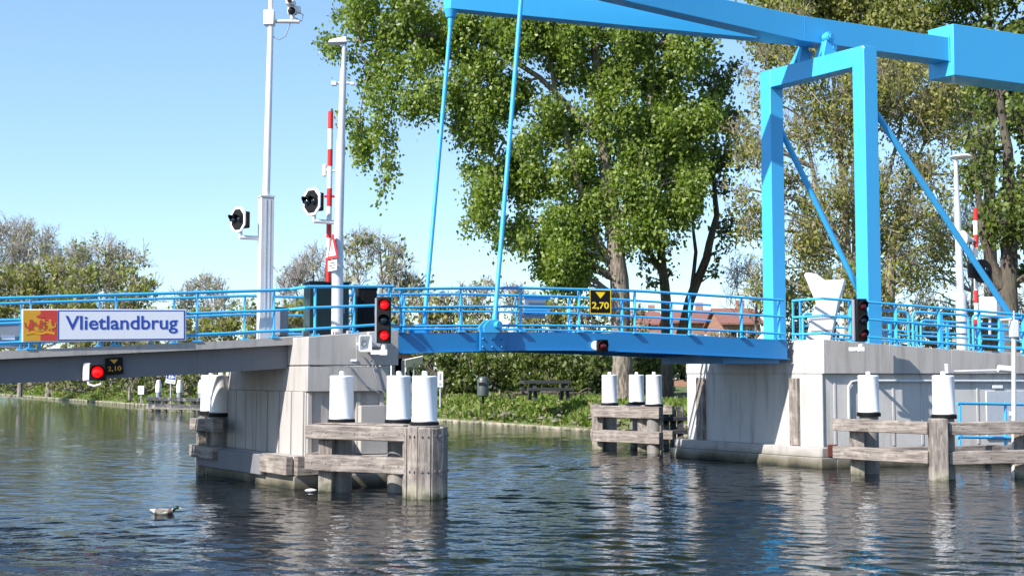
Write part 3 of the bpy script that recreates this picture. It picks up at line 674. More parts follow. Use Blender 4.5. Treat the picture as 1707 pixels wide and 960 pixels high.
b = MB(M); b.box((CWd/2+.012,-.004,H*.5), (CWd-.03,.007,H-.05)); b.build('crest_field', CREST_Y, sgn)
b = MB(M)
hw = (CWd-.03)/2
b.box((.027+hw*1.5,-.0085,H*.5), (hw,.003,H-.05)); b.build('crest_quarter', CREST_R, sgn)
# lions: stylised rampant animals made from small polygons
def lion(x, z, s, mat, flip, dy=-.0115):
    f = -1 if flip else 1
    b = MB(M)
    body = [(-.35,-.9),(-.1,-.85),(.0,-.45),(.25,-.75),(.55,-.8),(.6,-.68),(.35,-.55),(.3,-.1),(.55,.05),(.8,-.02),(.82,.12),(.5,.2),(.32,.2),(.6,.45),(.8,.42),(.78,.56),(.5,.6),(.25,.45),(.2,.75),(.3,.95),(.0,1.0),(-.2,.85),(-.15,.5),(-.25,.1),(-.4,-.2),(-.7,-.1),(-.75,.35),(-.95,.6),(-1.0,.4),(-.88,.25),(-.85,-.2),(-.55,-.42),(-.3,-.45),(-.2,-.7),(-.4,-.78)]
    pts = [(x+f*a*s, dy, z+c_*s) for a, c_ in body]
    if flip: pts = pts[::-1]
    b.prism(pts, [(p[0], dy-.003, p[2]) for p in pts]); return b.build('lion', mat, sgn)
cxm = .027+hw
lion(cxm-hw*.58, H*.50, H*.19, CREST_R, False); lion(cxm-.0, H*.52, H*.15, CREST_R, False, -.0165); lion(cxm+hw*.58, H*.50, H*.19, CREST_Y, True)
b = MB(M); b.box((cxm,-.0122,H*.51), (hw*.50,.002,H*.36)); b.build('shield', CREST_Y, sgn)
b = MB(M)
cr = [(-.2,0),(.2,0),(.26,.1),(.16,.16),(.08,.22),(0,.26),(-.08,.22),(-.16,.16),(-.26,.1)]
b.prism([(cxm+a*H*.5,-.0112,H*.74+c_*H*.4) for a, c_ in cr], [(cxm+a*H*.5,-.0135,H*.74+c_*H*.4) for a, c_ in cr]); b.build('crown', CREST_R, sgn)
b = MB(M)
rb_ = [(-.42,-.02),(-.2,.03),(0,-.02),(.2,.03),(.42,-.02),(.44,.06),(.2,.11),(0,.05),(-.2,.11),(-.44,.06)]
b.prism([(cxm+a*hw*2,-.0112,H*.235+c_*H) for a, c_ in rb_], [(cxm+a*hw*2,-.0135,H*.235+c_*H) for a, c_ in rb_]); b.build('ribbon', AMBERD, sgn)
x0 = CWd+.012; x1 = LW-.03
b = MB(M); b.box(((x0+x1)/2,-.003,H/2), (x1-x0,.006,H-.045)); b.build('blue_edge', SIGNB, sgn)
b = MB(M); xm = x0+(x1-x0)*.51; b.box(((x0+.025+xm)/2-.003,-.0075,H/2), (xm-x0-.03,.004,H-.10)); b.box(((xm+x1-.025)/2+.003,-.0075,H/2), (x1-xm-.03,.004,H-.10)); b.build('panel', SIGNW, sgn)
b = MB(M); b.box((xm,-.0077,H/2), (.012,.005,H-.10)); b.build('seam', WHITE, sgn)
textmesh('lettering', 'Vlietlandbrug', 1, M @ Matrix.Translation((x0+(x1-x0)*.055,-.012,H*.235)), SIGNB, sgn, .003, (x1-x0)*.885, H*.56, .012)
b = MB(M)
for x in (.35, 1.6, 2.6): bb = MB(M); bb.tube([(x,.06,-.0),(x,.1,-.14)], .03, 8); bb.build('bracket', BLUE, sgn)
# sign backs on the far rail
bk = thing('sign_back', 'plain grey back of a long sign on the far railing at the left edge', 'sign', A_.pt(ax(0), WR, deckA(ax(0))), 'grey sign backs on the far railing')
b = MB(); q0 = A_.hit(-120,550,WR+.1)[0]; q1 = A_.hit(38,550,WR+.1)[0]; b.rb(A_, q0, q1+.25, WR+.08, WR+.13, A_.hit(20,580,WR)[1], A_.hit(20,530,WR)[1]); b.build('panel', GREYP, bk, .01)
b = MB(); b.rb(A_, q1-.45, q1-.18, WR+.03, WR+.078, A_.hit(20,566,WR)[1], A_.hit(20,559,WR)[1]); b.build('clamp', SIGNW, bk)
bk = thing('sign_back', 'small grey back of a square sign on the far railing right of the near rod', 'sign', G.pt(gx(890), WR, leafT(gx(890))), 'grey sign backs on the far railing')
q0 = G.hit(874,510,WR+.1)[0]; q1 = G.hit(909,510,WR+.1)[0]
b = MB(); b.rb(G, q0, q1, WR+.08, WR+.12, G.hit(890,530,WR)[1], G.hit(890,493,WR)[1]); b.build('panel', GREYP, bk, .01)
b = MB(); 
for yy in (497, 516): b.rb(G, q0-.08, q1+.08, WR-.02, WR+.03, G.hit(890,yy+2,WR)[1], G.hit(890,yy-2,WR)[1])
b.build('clamp', BLUE, bk)
# horn loudspeaker on pier
hp = N.pt(sx(598,573), -.25, zat(598,573)); hs = thing('loudspeaker', 'white square horn loudspeaker mounted on the left pier', 'loudspeaker', hp)
M = local(hp, R(20)); b = MB(M)
def rect(w, h, y, r_=.03): return [(-w/2+r_,y,-h/2),(w/2-r_,y,-h/2),(w/2,y,-h/2+r_),(w/2,y,h/2-r_),(w/2-r_,y,h/2),(-w/2+r_,y,h/2),(-w/2,y,h/2-r_),(-w/2,y,-h/2+r_)]
rings = [rect(.10,.10,.22),rect(.14,.16,.1),rect(.28,.36,-.10),rect(.30,.38,-.12),(rect(.30,.38,-.14)),rect(.24,.32,-.14),rect(.2,.26,-.08),rect(.08,.1,.05)]
vs = [p for rg in rings for p in rg]; fs = [(i*8+k, i*8+(k+1)%8, (i+1)*8+(k+1)%8, (i+1)*8+k) for i in range(len(rings)-1) for k in range(8)]+[tuple(range(8))]
fs.append(tuple(range((len(rings)-1)*8, len(rings)*8))); b.add(vs, fs); b.build('horn', WHITE, hs, .004)
b = MB(M); b.lathe((0,.04,0), [(.05,0),(.03,.1),(.01,.12)], 12, (0,-1,0)); b.build('plug', WHITE, hs)
b = MB(M); b.box((-.16,.16,-.1), (.05,.05,.55)); b.box((-.08,.16,.0), (.2,.05,.06)); b.box((-.2,.14,-.38),(.14,.06,.05)); b.build('mount', WHITE, hs, .008)
jb = N.pt(sx(617,566), -.17, zat(617,566)); M = local(jb, R(25)); b = MB(M); b.box((0,0,0), (.30,.12,.34))
o = b.build('junction_box', GALV, None, .012); tag(o, 'grey metal junction box right of the loudspeaker on the left pier', 'box')
b = MB(); pcs = [(578,606),(586,618),(606,640),(632,655)]
P = [N.pt(*(lambda h: (h[0], -.13, h[1]))(N.hit(x,y,-.13))) for x, y in pcs]; b.tube(P, .014, 6)
P = [N.pt(*(lambda h: (h[0], -.13, h[1]))(N.hit(x,y,-.13))) for x, y in [(618,585),(622,612),(630,640),(641,655)]]; b.tube(P, .014, 6)
P = [N.pt(*(lambda h: (h[0], -.135, h[1]))(N.hit(x,y,-.135))) for x, y in [(602,590),(615,608),(620,600),(618,588)]]; b.tube(P, .012, 6)
o = b.build('cable', GREYP); tag(o, 'thin grey cables hanging down the left pier below the loudspeaker', 'cable')
# ------------------------------------------------------------------ poles on the left pier
def boardlight(t, c_, yaw, sc=1.0):
    M = local(c_, yaw)
    def octo(w, h, y, cut): return [(-w/2+cut,y,-h/2),(w/2-cut,y,-h/2),(w/2,y,-h/2+cut),(w/2,y,h/2-cut),(w/2-cut,y,h/2),(-w/2+cut,y,h/2),(-w/2,y,h/2-cut),(-w/2,y,-h/2+cut)]
    w, h = .62*sc, .64*sc
    b = MB(M); b.prism(octo(w,h,-.0,.17*sc), octo(w,h,.03,.17*sc)); bd = b.build('light_board', WHITE, t, .006)
    b = MB(M); b.prism(octo(w-.14*sc,h-.12*sc,-.012,.14*sc), octo(w-.14*sc,h-.12*sc,-.003,.14*sc)); b.build('board_face', BLACK, bd)
    for x in (-.11*sc, .13*sc):
        lens(M, (x,-.014,.0), .085*sc, DLENS, bd); visor(M, (x,-.013,.0), .1*sc, bd, .16)
    b = MB(M); b.box((.03,.13,.0), (.3*sc,.2,.42*sc)); b.build('lamp_case', BLACK, bd, .02)
yp = 28.1
def base_at(px, t): # point on pier/approach deck plane at t
    s_ = N.hit(px, 540, t)[0]; p = N.pt(s_, t, 0); return s_, p
sP, pp_ = base_at(441, TA+.35); Yc = pp_.y
cpole = thing('camera_pole', 'tall white mast with square lower casing and a camera arm at its top', 'mast', Vector((pp_.x,pp_.y,deckA(sP))))
kk = Yc/F
zP = lambda py: at(441, py, Yc).z
lean = .004
b = MB(); x_, y_ = pp_.x, pp_.y
b.rb(Frame((x_,y_),25,(-N.r.y,N.r.x)), -.15, .15, -.15, .15, deckA(sP)-.05, zP(330)); b.build('casing', GALV, cpole, .012)
b = MB(); b.rb(Frame((x_,y_),25,(-N.r.y,N.r.x)), -.165, .165, -.165, .165, zP(330)+.001, zP(327)); b.rb(Frame((x_,y_),25,(-N.r.y,N.r.x)), -.05, -.02, -.158, -.151, deckA(sP)+.2, zP(334)); b.rb(Frame((x_,y_),25,(-N.r.y,N.r.x)), .05, .07, -.158, -.151, deckA(sP)+.2, zP(334)); b.build('casing_trim', GALV, cpole)
b = MB(); b.tube([(x_,y_,zP(327)), (x_+.05,y_,zP(60)), (x_+.05,y_,zP(42))], [.085,.07,.07], 16); b.tube([(x_+.05,y_,zP(20)), (x_+.05,y_,zP(-60))], .055, 12); b.build('mast', WHITE, cpole)
b = MB(M=None); b.box((x_+.02,y_,zP(31)), (.24,.22,.34)); b.build('top_box', WHITE, cpole, .015)
b = MB(); b.tube([(x_+.1,y_,zP(36)), (x_+.72,y_-.02,zP(37))], .045, 10); b.build('camera_arm', GALV, cpole)
b = MB(); cx_, cz_ = x_+.55, zP(18); b.lathe((cx_,y_,zP(33)), [(.05,0),(.05,.1),(.11,.12),(.12,.22),(.10,.3),(.05,.34)], 14); b.box((cx_-.02,y_-.1,zP(8)), (.18,.34,.13)); b.box((cx_+.12,y_,zP(17)), (.13,.12,.16)); ch = b.build('camera', WHITE, cpole, .012)
b = MB(); b.lathe((cx_-.02,y_-.275,zP(8)), [(.05,0),(.05,.03)], 12, (0,-1,0)); b.lathe((cx_-.0,y_-.12,zP(21)), [(.09,0),(.07,.04),(.02,.06)], 12, (0,-1,0)); b.build('camera_lens', BLACK, ch)
b = MB(); b.tube([(x_+.12,y_,zP(62)), (x_+.25,y_,zP(67)), (x_+.4,y_,zP(60)), (x_+.5,y_,zP(40))], .012, 6); b.tube([(cx_+.05,y_,zP(30)), (cx_+.22,y_,zP(36)), (cx_+.25,y_,zP(26)),(cx_+.15,y_,zP(20))], .012, 6); b.build('cable', GREYP, cpole)
bc = at(396, 366, Yc-.1); boardlight(cpole, bc, R(-42), .9)
b = MB(); b.tube([(x_-.12,y_,zP(397)), (bc.x+.06,bc.y+.05,zP(396))], .05, 10); b.tube([(bc.x+.06,bc.y+.05,zP(399)), (bc.x+.06,bc.y+.05,zP(384))], .045, 10); b.build('lamp_arm', GALV, cpole)
sP2, p2 = base_at(562, .75); Y2 = p2.y; z2 = lambda py: at(562, py, Y2).z
lp = thing('lamp_post', 'tall white street lamp post beside the green cabinet on the left pier', 'street lamp', Vector((p2.x,p2.y,deckA(sP2))))
x_, y_ = p2.x, p2.y
b = MB(); b.tube([(x_,y_,deckA(sP2)-.05),(x_,y_,z2(395)),(x_+.01,y_,z2(390)),(x_+.05,y_,z2(235)),(x_+.055,y_,z2(230)),(x_+.09,y_,z2(118)),(x_+.095,y_,z2(112)),(x_+.11,y_,z2(75))], [.135,.13,.11,.1,.085,.075,.055,.05], 18); b.build('post', GALV, lp)
b = MB(); M = local((x_+.03,y_,z2(69)), R(8)) @ Matrix.Rotation(R(-8),4,'Y'); b = MB(M)
b.prism([(-.3,-.12,-.03),(.14,-.12,-.07),(.14,.14,-.07),(-.3,.14,-.03)], [(-.27,-.1,.04),(.12,-.1,.09),(.12,.1,.09),(-.27,.1,.04)]); b.build('lamp_head', WHITE, lp, .02)
b = MB(); b.box((x_+.06,y_,z2(139)), (.44,.07,.05)); b.box((x_-.12,y_-.02,z2(140)), (.12,.1,.1)); b.box((x_+.31,y_,z2(140)),(.1,.08,.07)); b.build('sensor_bar', GALV, lp, .008)
bc = at(519, 336, Y2-.1); boardlight(lp, bc, R(-42), 1.0)
b = MB(); b.tube([(x_-.05,y_,z2(371)), (bc.x+.06,bc.y+.05,z2(369))], .05, 10); b.tube([(bc.x+.06,bc.y+.05,z2(372)), (bc.x+.06,bc.y+.05,z2(357))], .045, 10); b.build('lamp_arm', GALV, lp)
# warning sign
ws = at(554, 418, Y2-.22); M = local(ws, R(-58)); t = thing('warning_sign', 'narrow-looking red triangular warning sign with a white plate on the lamp post', 'sign', ws)
def pl(M, pts, y0, y1, mat, nm, par): b = MB(M); b.prism([(x,y0,z) for x,z in pts], [(x,y1,z) for x,z in pts]); return b.build(nm, mat, par)
pl(M, [(-.3,-.18),(.3,-.18),(.03,.38),(-.03,.38)], 0, .02, REDP, 'red_triangle', t)
pl(M, [(-.2,-.12),(.2,-.12),(0,.26)], -.006, -.001, BRASS, 'white_field', t)
pl(M, [(-.08,-.09),(-.04,-.09),(-.02,.12),(-.05,.12)], -.010, -.007, BLACK, 'symbol', t); pl(M, [(.04,-.09),(.08,-.09),(.05,.08),(.02,.08)], -.010, -.007, BLACK, 'symbol', t)
pl(M, [(-.24,-.46),(.24,-.46),(.24,-.22),(-.24,-.22)], 0, .02, BRASS, 'sub_plate', t)
b = MB(M); 
for z in (-.28,-.34,-.4): b.box((0,-.003,z), (.34-.1*(z<-.35),.004,.018))
b.build('text_line', BLACK, t)
# barrier boom + cabinet
def cabinet(c_, w, d, h, label, yaw=R(25), mat=DGREEN):
    M = local(c_, yaw); t = thing('cabinet', label, 'cabinet', c_)
    b = MB(M); b.box((0,0,h/2), (w,d,h)); b.build('body', mat, t, .02)
    b = MB(M); b.box((0,0,h+.025), (w+.06,d+.06,.05)); b.build('lid', mat, t, .012)
    b = MB(M); b.box((w*.1,-d/2-.006,h*.5), (w*.72,.01,h*.86)); b.build('door', mat, t, .004)
    b = MB(M); b.tube([(w*.36,-d/2-.02,h*.5), (w*.36,-d/2-.02,h*.62)], .015, 6); b.build('handle', GREYP, t)
    return t
sC, pC = base_at(549, 1.8); cz0 = deckA(sC)-.1
hC = at(549, 474, pC.y).z-cz0
cabinet(Vector((pC.x-.08,pC.y,cz0)), .95, .6, hC, 'big dark green barrier cabinet behind the left pier railing')
bx = thing('cabinet', 'small dark box behind the railing just right of the camera mast', 'cabinet', Vector((at(467,560,29.3))))
b = MB(); q = at(466, 537, 29.3); b.box(q, (.34,.4,.62)); b.build('body', GREYP, bx, .01); b = MB(); b.box((q.x,q.y,q.z+.325), (.38,.44,.03)); b.build('lid', BLACK, bx)
bx2 = cabinet(Vector((pC.x+.72,pC.y+.9,cz0)), .5, .5, hC-.02, 'narrow black cabinet right of the lamp post, beside the green one', mat=BLACK)
def boom(px0, py0, px1, py1, Y, bands, rad, label, grp='raised barrier booms'):
    P0 = at(px0, py0, Y); P1 = at(px1, py1, Y)
    t = thing('barrier_boom', label, 'barrier', P1, grp); n = len(bands)-1
    for k in range(n):
        a_ = P0+(P1-P0)*bands[k]; b_ = P0+(P1-P0)*(bands[k+1]); f = (k % 2 == 0)
        MB().tube([a_, b_], rad, 14).build('red_band' if f else 'white_band', REDP if f else WHITE, t)
    return t, P0, P1
bm, B0, B1 = boom(551.4, 186, 547, 470, Y2+.5, [0,.105,.225,.325,.455,.56,.65,.745,.86,1.0], .062, 'raised red and white barrier boom on the left pier beside the tall lamp post')
b = MB(); f_ = (B1-B0); q = B0+f_*.35; b.tube([q, q+Vector((-.12,-.02,0))], [.05,.05], 10); b.lathe(q+Vector((-.12,-.02,-.0)), [(.03,-.15),(.055,-.12),(.055,.12),(.03,.15)], 12); b.tube([q, q+Vector((.16,0,0))], .03, 8); b.build('boom_lamp', WHITE, bm, .01)
b = MB(); q = B0+f_*.5; b.tube([q-Vector((.12,0,0)), q+Vector((.14,0,0))], .03, 8); b.build('boom_clip', REDP, bm)
# right side pole, boom, bell lights
q = at(1603, 545, 46); lp2 = thing('lamp_post', 'pale lamp post with a flat disc head among the trees on the right', 'street lamp', q)
zz = lambda py: at(1600, py, 46).z
b = MB(); b.tube([(q.x,q.y,zr0-.6),(q.x,q.y,zz(490)),(q.x-.01,q.y,zz(485)),(q.x-.05,q.y,zz(365)),(q.x-.06,q.y,zz(315)),(q.x-.07,q.y,zz(265))], [.2,.19,.13,.12,.085,.07], 16); b.build('post', GALV, lp2)
b = MB(); b.lathe((q.x+.13,q.y,zz(264)), [(.1,-.04),(.34,.0),(.40,.04),(.3,.12),(.08,.16)], 24); b.build('lamp_head', WHITE, lp2)
b = MB(); b.box((q.x-.12,q.y,zz(315)), (.5,.08,.08)); b.build('sensor_bar', GALV, lp2)
bm2, C0, C1 = boom(1626, 347, 1628, 560, 44, [0,.1,.21,.31,.42,.5,.645,.745,.87,.96,1.0], .075, 'raised red and white barrier boom on the right bank, behind the portal brace')
M = local(at(1636, 452, 43.8), R(20)); t = thing('crossing_light', 'round black twin light board behind the right barrier boom', 'signal light', at(1636,452,43.8))
b = MB(M); b.lathe((0,0,0), [(.42,0),(.42,.05)], 20, (0,-1,0)); b.box((-.3,.0,0),(.5,.1,.5)); b.build('board', BLACK, t)
lens(M, (.15,-.06,.05), .08, DLENS, t)
t = thing('horn_speaker', 'grey cone horn between the right lamp post and the barrier boom', 'loudspeaker', at(1612, 400, 44))
b = MB(); b.lathe(at(1620,400,43.9), [(.08,-.05),(.1,.1),(.30,.38),(.31,.4)], 16, (-1,-.3,.05)); b.build('cone', GALV, t); b = MB(); b.tube([at(1620,400,43.9), at(1628,402,44.0)], .04, 8); b.build('mount', GALV, t)
sgb = thing('sign_back', 'grey rectangular sign back low beside the right barrier boom', 'sign', at(1650,520,45)); b = MB(); b.box(at(1650,512,45), (.75,.04,.75)); b.build('panel', SIGNW, sgb); b = MB(); b.tube([at(1650,520,45.1), at(1650,560,45.1)], .05, 8); b.build('post', GALV, sgb)
# ------------------------------------------------------------------ vegetation
def leaves_mesh(name, P, size, mat, parent, aspect=1.5, droop=.35, up=.5, var=.35):
    n = len(P); P = np.asarray(P)
    if parent is not None: P = P - np.array(ORG[parent])
    nrm = rng.normal(size=(n,3)); nrm[:,2] = np.abs(nrm[:,2])*up+.15*rng.normal(size=n); nrm /= np.linalg.norm(nrm,axis=1)[:,None]
    d = rng.normal(size=(n,3)); d[:,2] -= droop*2; d -= nrm*(d*nrm).sum(1)[:,None]; d /= np.linalg.norm(d,axis=1)[:,None]+1e-9
    e = np.cross(nrm, d); s = size*(1+var*rng.uniform(-1,1,size=n))[:,None]
    V = np.empty((n,4,3)); V[:,0] = P-d*s*.5*aspect; V[:,1] = P+e*s*.5-d*s*.1; V[:,2] = P+d*s*.5*aspect; V[:,3] = P-e*s*.5-d*s*.1
    me = bpy.data.meshes.new(name); me.vertices.add(4*n); me.vertices.foreach_set('co', V.reshape(-1)); me.loops.add(4*n); me.loops.foreach_set('vertex_index', np.arange(4*n)); me.polygons.add(n); me.polygons.foreach_set('loop_start', np.arange(0,4*n,4)); me.update(calc_edges=True); me.validate()
    me.materials.append(mat); o = bpy.data.objects.new(name, me); COL.objects.link(o)
    if parent is not None: o.parent = parent; ORG[o] = ORG[parent]
    return o
def inball(n, c, Rr, bias=.5, flat=1.0):
    v = rng.normal(size=(n,3)); v /= np.linalg.norm(v,axis=1)[:,None]; r_ = rng.uniform(0,1,size=n)**bias
    p = v*r_[:,None]*Rr; p[:,2] *= flat; return p+np.array(c)
def sprays(c, Rr, nsp, nl, sig, drp=.0, flat=1.0, bias=.45):
    C = inball(nsp, c, Rr, bias, flat); P = np.repeat(C, nl, axis=0)+rng.normal(size=(nsp*nl,3))*sig
    if drp: P[:,2] -= np.abs(rng.normal(size=nsp*nl))*drp
    return P
def bez(p0, p1, sag, n=6, jit=.0):
    p0 = Vector(p0); p1 = Vector(p1); L = (p1-p0).length; m = p0.lerp(p1,.5)+Vector((0,0,sag*L)); out = []
    for i in range(n+1):
        t = i/n; q = p0.lerp(m,t).lerp(m.lerp(p1,t),t)
        if 0 < i < n and jit: q += Vector(rng.normal(size=3))*jit*L
        out.append(q)
    return out
def fan(b, p, d, L, r_, lev):
    e = p+d*L; m = p.lerp(e,.5)+Vector(rng.normal(size=3))*L*.05; b.tube([p, m, e], [r_, r_*.8, r_*.55], 3, False)
    if lev == 0: return
    for k in range(3):
        st = p.lerp(e, (.45,.75,1.0)[k]); dd = (d+Vector(rng.normal(size=3))*.42+Vector((0,0,.12))).normalized(); fan(b, st, dd, L*rng.uniform(.45,.72), r_*.62, lev-1)
def tree(name, label, cat, base, trunks, clumps, leafm, barkm, dens=14, nl=14, lsize=.18, sig=.28, drp=.15, twigs=6, twig_r=.02, limb_r=.12, depth=.35, grp=None, zoff=None, cullz=None, crown='crown', up=.5, twiglen=1.0, aspect=1.5, bias=.45, flat=1.0, fork=.5, limbs=True, rear=.6):
    """trunks: list of polylines [(px,py,r)]; clumps: (px,py,rpx); all at the tree's own distance base.y, spread in depth"""
    t = thing(name, label, cat, base, grp); Y = base[1]; k = Y/F; tb = MB(); nodes_ = []
    for tr in trunks:
        pts = [at(px,py,Y) if py is not None else Vector((base[0],base[1],base[2]-.3)) for px,py,_ in tr]; 
        for i,p in enumerate(pts): p.y += .0
        rs = [r_ for _,_,r_ in tr]
        # subdivide with jitter
        P = []; Q = []
        for i in range(len(pts)-1):
            for j in range(3):
                f = j/3; P.append(pts[i].lerp(pts[i+1], f)+(Vector(rng.normal(size=3))*.03*rs[i]*3 if j else Vector((0,0,0)))); Q.append(rs[i]*(1-f)+rs[i+1]*f)
        P.append(pts[-1]); Q.append(rs[-1]); tb.tube(P, Q, 12); nodes_ += list(zip(P, Q))
    C = []
    for (px,py,rp) in clumps:
        Rm = rp*k; reps = 1 if rp < 22 else 1
        c_ = at(px,py,Y)+Vector((0, rng.uniform(-1,1)*depth*Rm*2.2, 0)); C.append((c_,Rm))
        if rng.uniform() < rear: C.append((at(px+rng.uniform(-12,12),py+rng.uniform(-8,8),Y)+Vector((0, rng.uniform(.6,1.8)*Rm*(1 if rng.uniform()<.5 else -1), 0)), Rm*.85))
    allP = []; tw = MB()
    for c_,Rm in C:
        if limbs and nodes_:
            cand = [n_ for n_ in nodes_ if n_[0].z < c_.z+Rm*.5] or nodes_
            best = min(cand, key=lambda n_: (n_[0]-c_).length + .55*max(0, n_[0].z-c_.z+ .35*(n_[0].xy-c_.xy).length)*2)
            L = (best[0]-c_).length; rr0 = min(best[1]*.6, limb_r*(.4+L/8)); P = bez(best[0], c_, .12, 6, .02)
            if L < 4.5*(Y/60): tb.tube(P, [rr0*(1-.8*i/6)+.01 for i in range(7)], 7)
        if twigs > 15:
            for q in range(max(2,int(twigs/7))):
                p0 = c_+Vector(rng.normal(size=3))*Rm*.3+Vector((0,0,-1.0*Rm)); d0 = (c_+Vector(rng.normal(size=3))*Rm*.45-p0).normalized(); fan(tw, p0, d0, Rm*1.15, twig_r*1.5, 3)
        for q in range(int(twigs) if twigs <= 15 else 0):
            e = Vector(inball(1, c_, Rm*twiglen, .25)[0]); P = bez(c_+Vector(rng.normal(size=3))*Rm*.22+Vector((0,0,-.75*Rm)), e, rng.uniform(-.05,.25), 4, .05)
            tw.tube(P, [twig_r*(1.3-.25*i) for i in range(5)], 3, False)
        ns = int(dens*Rm*Rm)
        if ns > 0: allP.append(sprays(tuple(c_), Rm, max(ns,1), nl, sig, drp, flat, bias))
    tb.v += []; k0 = len(tb.v)
    tb.build('trunk', barkm, t)
    if tw.v: tag(tw.build('twigs', barkm, t), kind='stuff')
    if allP:
        P = np.concatenate(allP); P = P[P[:,2] > base[2]-.2]; leaves_mesh(crown, P, lsize, leafm, t, up=up, aspect=aspect)
        NL.append((name, len(P)))
    return t
NL = []
GZ = 1.15
# --- big poplar
b0 = at(1040, 668, 60)
pop_trunk = [[(1040,None,.62),(1040,672,.56),(1038,600,.47),(1034,500,.46),(1026,400,.42),(1012,300,.34),(1000,180,.28),(990,60,.2),(985,-120,.08)],
             [(1026,400,.26),(1060,300,.24),(1085,170,.2),(1090,40,.14),(1095,-100,.06)], [(1034,470,.22),(985,380,.2),(955,270,.16),(925,150,.12),(905,0,.08)],
             [(985,380,.13),(905,300,.1),(840,235,.07),(780,190,.04)],[(840,235,.06),(805,300,.04),(810,370,.02)],[(985,380,.12),(900,370,.08),(860,410,.03)],[(900,130,.07),(820,150,.06),(740,160,.04),(700,210,.02)],[(690,62,.07),(662,140,.05),(642,225,.035),(645,300,.02)],[(640,66,.06),(612,130,.04),(600,190,.03),(604,250,.02)],
             [(1000,230,.16),(900,130,.13),(790,60,.1),(680,60,.08),(600,70,.05)]]
pc = []
sil = [(-140,760,1170),(-60,690,1190),(0,560,1185),(50,560,1185),(100,610,1200),(150,640,1215),(200,600,1220),(250,760,1215),(300,775,1205),(350,800,1190),(380,850,1120),(400,880,1000),(440,910,990),(465,935,985)]
ys = [a for a,_,_ in sil]; 
for _ in range(250):
    y = rng.uniform(-140, 450); l_ = np.interp(y, ys, [a for _,a,_ in sil]); r_ = np.interp(y, ys, [a for _,_,a in sil]); rp = rng.uniform(16,34)
    if y > -20 and rng.uniform() < .0: continue
    lo_ = max(l_, 740 if y < 260 else l_)+rp*.7; pc.append((rng.uniform(lo_, r_-rp*.6), y, rp))
# drooping left wing
pc += [(545,60,14),(565,75,16),(590,88,15),(600,30,26),(640,60,34),(620,15,24),(690,40,36),(650,110,34),(700,110,38),(730,160,34),(610,120,22),(640,160,32),(590,190,18),(605,225,24),(640,215,26),(600,250,16),(645,255,16),(655,275,12),(640,300,13),(638,318,9),(730,60,34),(690,170,26),(700,10,40),(655,-20,36),(600,-20,30),(565,20,14)]
pc += [(790,280,26),(800,330,26),(810,360,20),(840,380,22),(870,395,22),(780,365,12),(900,430,22),(925,455,18),(950,410,30)]
tree('poplar_tree', 'huge bright green leafy poplar in the centre with a thick furrowed trunk', 'tree', b0, pop_trunk, pc, LPOP, BPOP, dens=44, nl=18, lsize=.135, sig=.2, drp=.42, twigs=6, twig_r=.018, limb_r=.11, depth=.8, bias=.42, rear=.35)
cu = [(rng.uniform(700+max(0,-y-200)*.3,1190-max(0,-y-200)*.3), y, rng.uniform(45,70)) for y in rng.uniform(-620,-130,60)]
Pt = []
for (px,py,rp) in cu: c__ = at(px,py,60)+Vector((0,rng.uniform(-4,4),0)); Pt.append(sprays(tuple(c__), rp*60/F, 120, 12, .4, .3, 1, .4))
pop = bpy.data.objects['poplar_tree']; leaves_mesh('upper_crown', np.concatenate(Pt), .42, LPOP, pop)
# --- second darker tree
b1 = at(1112, 655, 66)
t2 = [[(1112,None,.34),(1112,600,.3),(1110,500,.27),(1102,420,.22),(1090,360,.15),(1085,300,.08)],[(1110,470,.16),(1075,400,.12),(1055,340,.07)],[(1125,600,.3),(1150,500,.26),(1178,430,.22),(1195,360,.16),(1188,280,.1),(1200,180,.05)],[(1150,505,.12),(1160,420,.1),(1150,330,.05)]]
c2 = [(rng.uniform(1060,1225), rng.uniform(90,380), rng.uniform(16,30)) for _ in range(34)]+[(rng.uniform(1060,1130), rng.uniform(370,490), rng.uniform(9,16)) for _ in range(13)]+[(1205,150,20),(1222,210,22),(1215,120,12),(1200,420,14),(1190,455,10)]
tree('dark_tree', 'dark green tree with leaning stems just right of the huge poplar trunk', 'tree', b1, t2, c2, LDARK, BDARK, dens=17, nl=14, lsize=.17, sig=.26, drp=.2, twigs=9, twig_r=.02, limb_r=.1, depth=.8)
# --- brownish twiggy tree behind the portal
b2 = at(1420, 640, 58)
t3 = [[(1420,None,.3),(1418,560,.28),(1412,440,.24),(1405,300,.17),(1392,170,.1),(1385,60,.05)],[(1405,420,.16),(1360,320,.12),(1340,200,.07),(1330,120,.04)],[(1415,450,.14),(1470,330,.11),(1500,220,.07),(1510,120,.04)],[(1405,300,.12),(1440,180,.08),(1455,100,.04)],[(1470,620,.34),(1482,520,.3),(1484,440,.22),(1500,340,.12),(1540,240,.06)]]
c3 = [(rng.uniform(1245,1620), rng.uniform(150,480), rng.uniform(26,44)) for _ in range(64)]+[(rng.uniform(1330,1580), rng.uniform(60,200), rng.uniform(26,40)) for _ in range(26)]+[(1225,200,14),(1235,260,18),(1228,320,20),(1235,380,20),(1250,120,14),(1275,85,16),(1290,150,20),(1320,60,24),(1300,30,22),(1340,20,22)]
tree('willow_tree', 'twiggy olive-brown tree with pale limbs behind the blue portal', 'tree', b2, t3, c3, LOLIVE, BPALE, dens=17, nl=14, lsize=.1, sig=.28, drp=.3, twigs=32, twig_r=.017, limb_r=.08, depth=1.0, aspect=2.2)
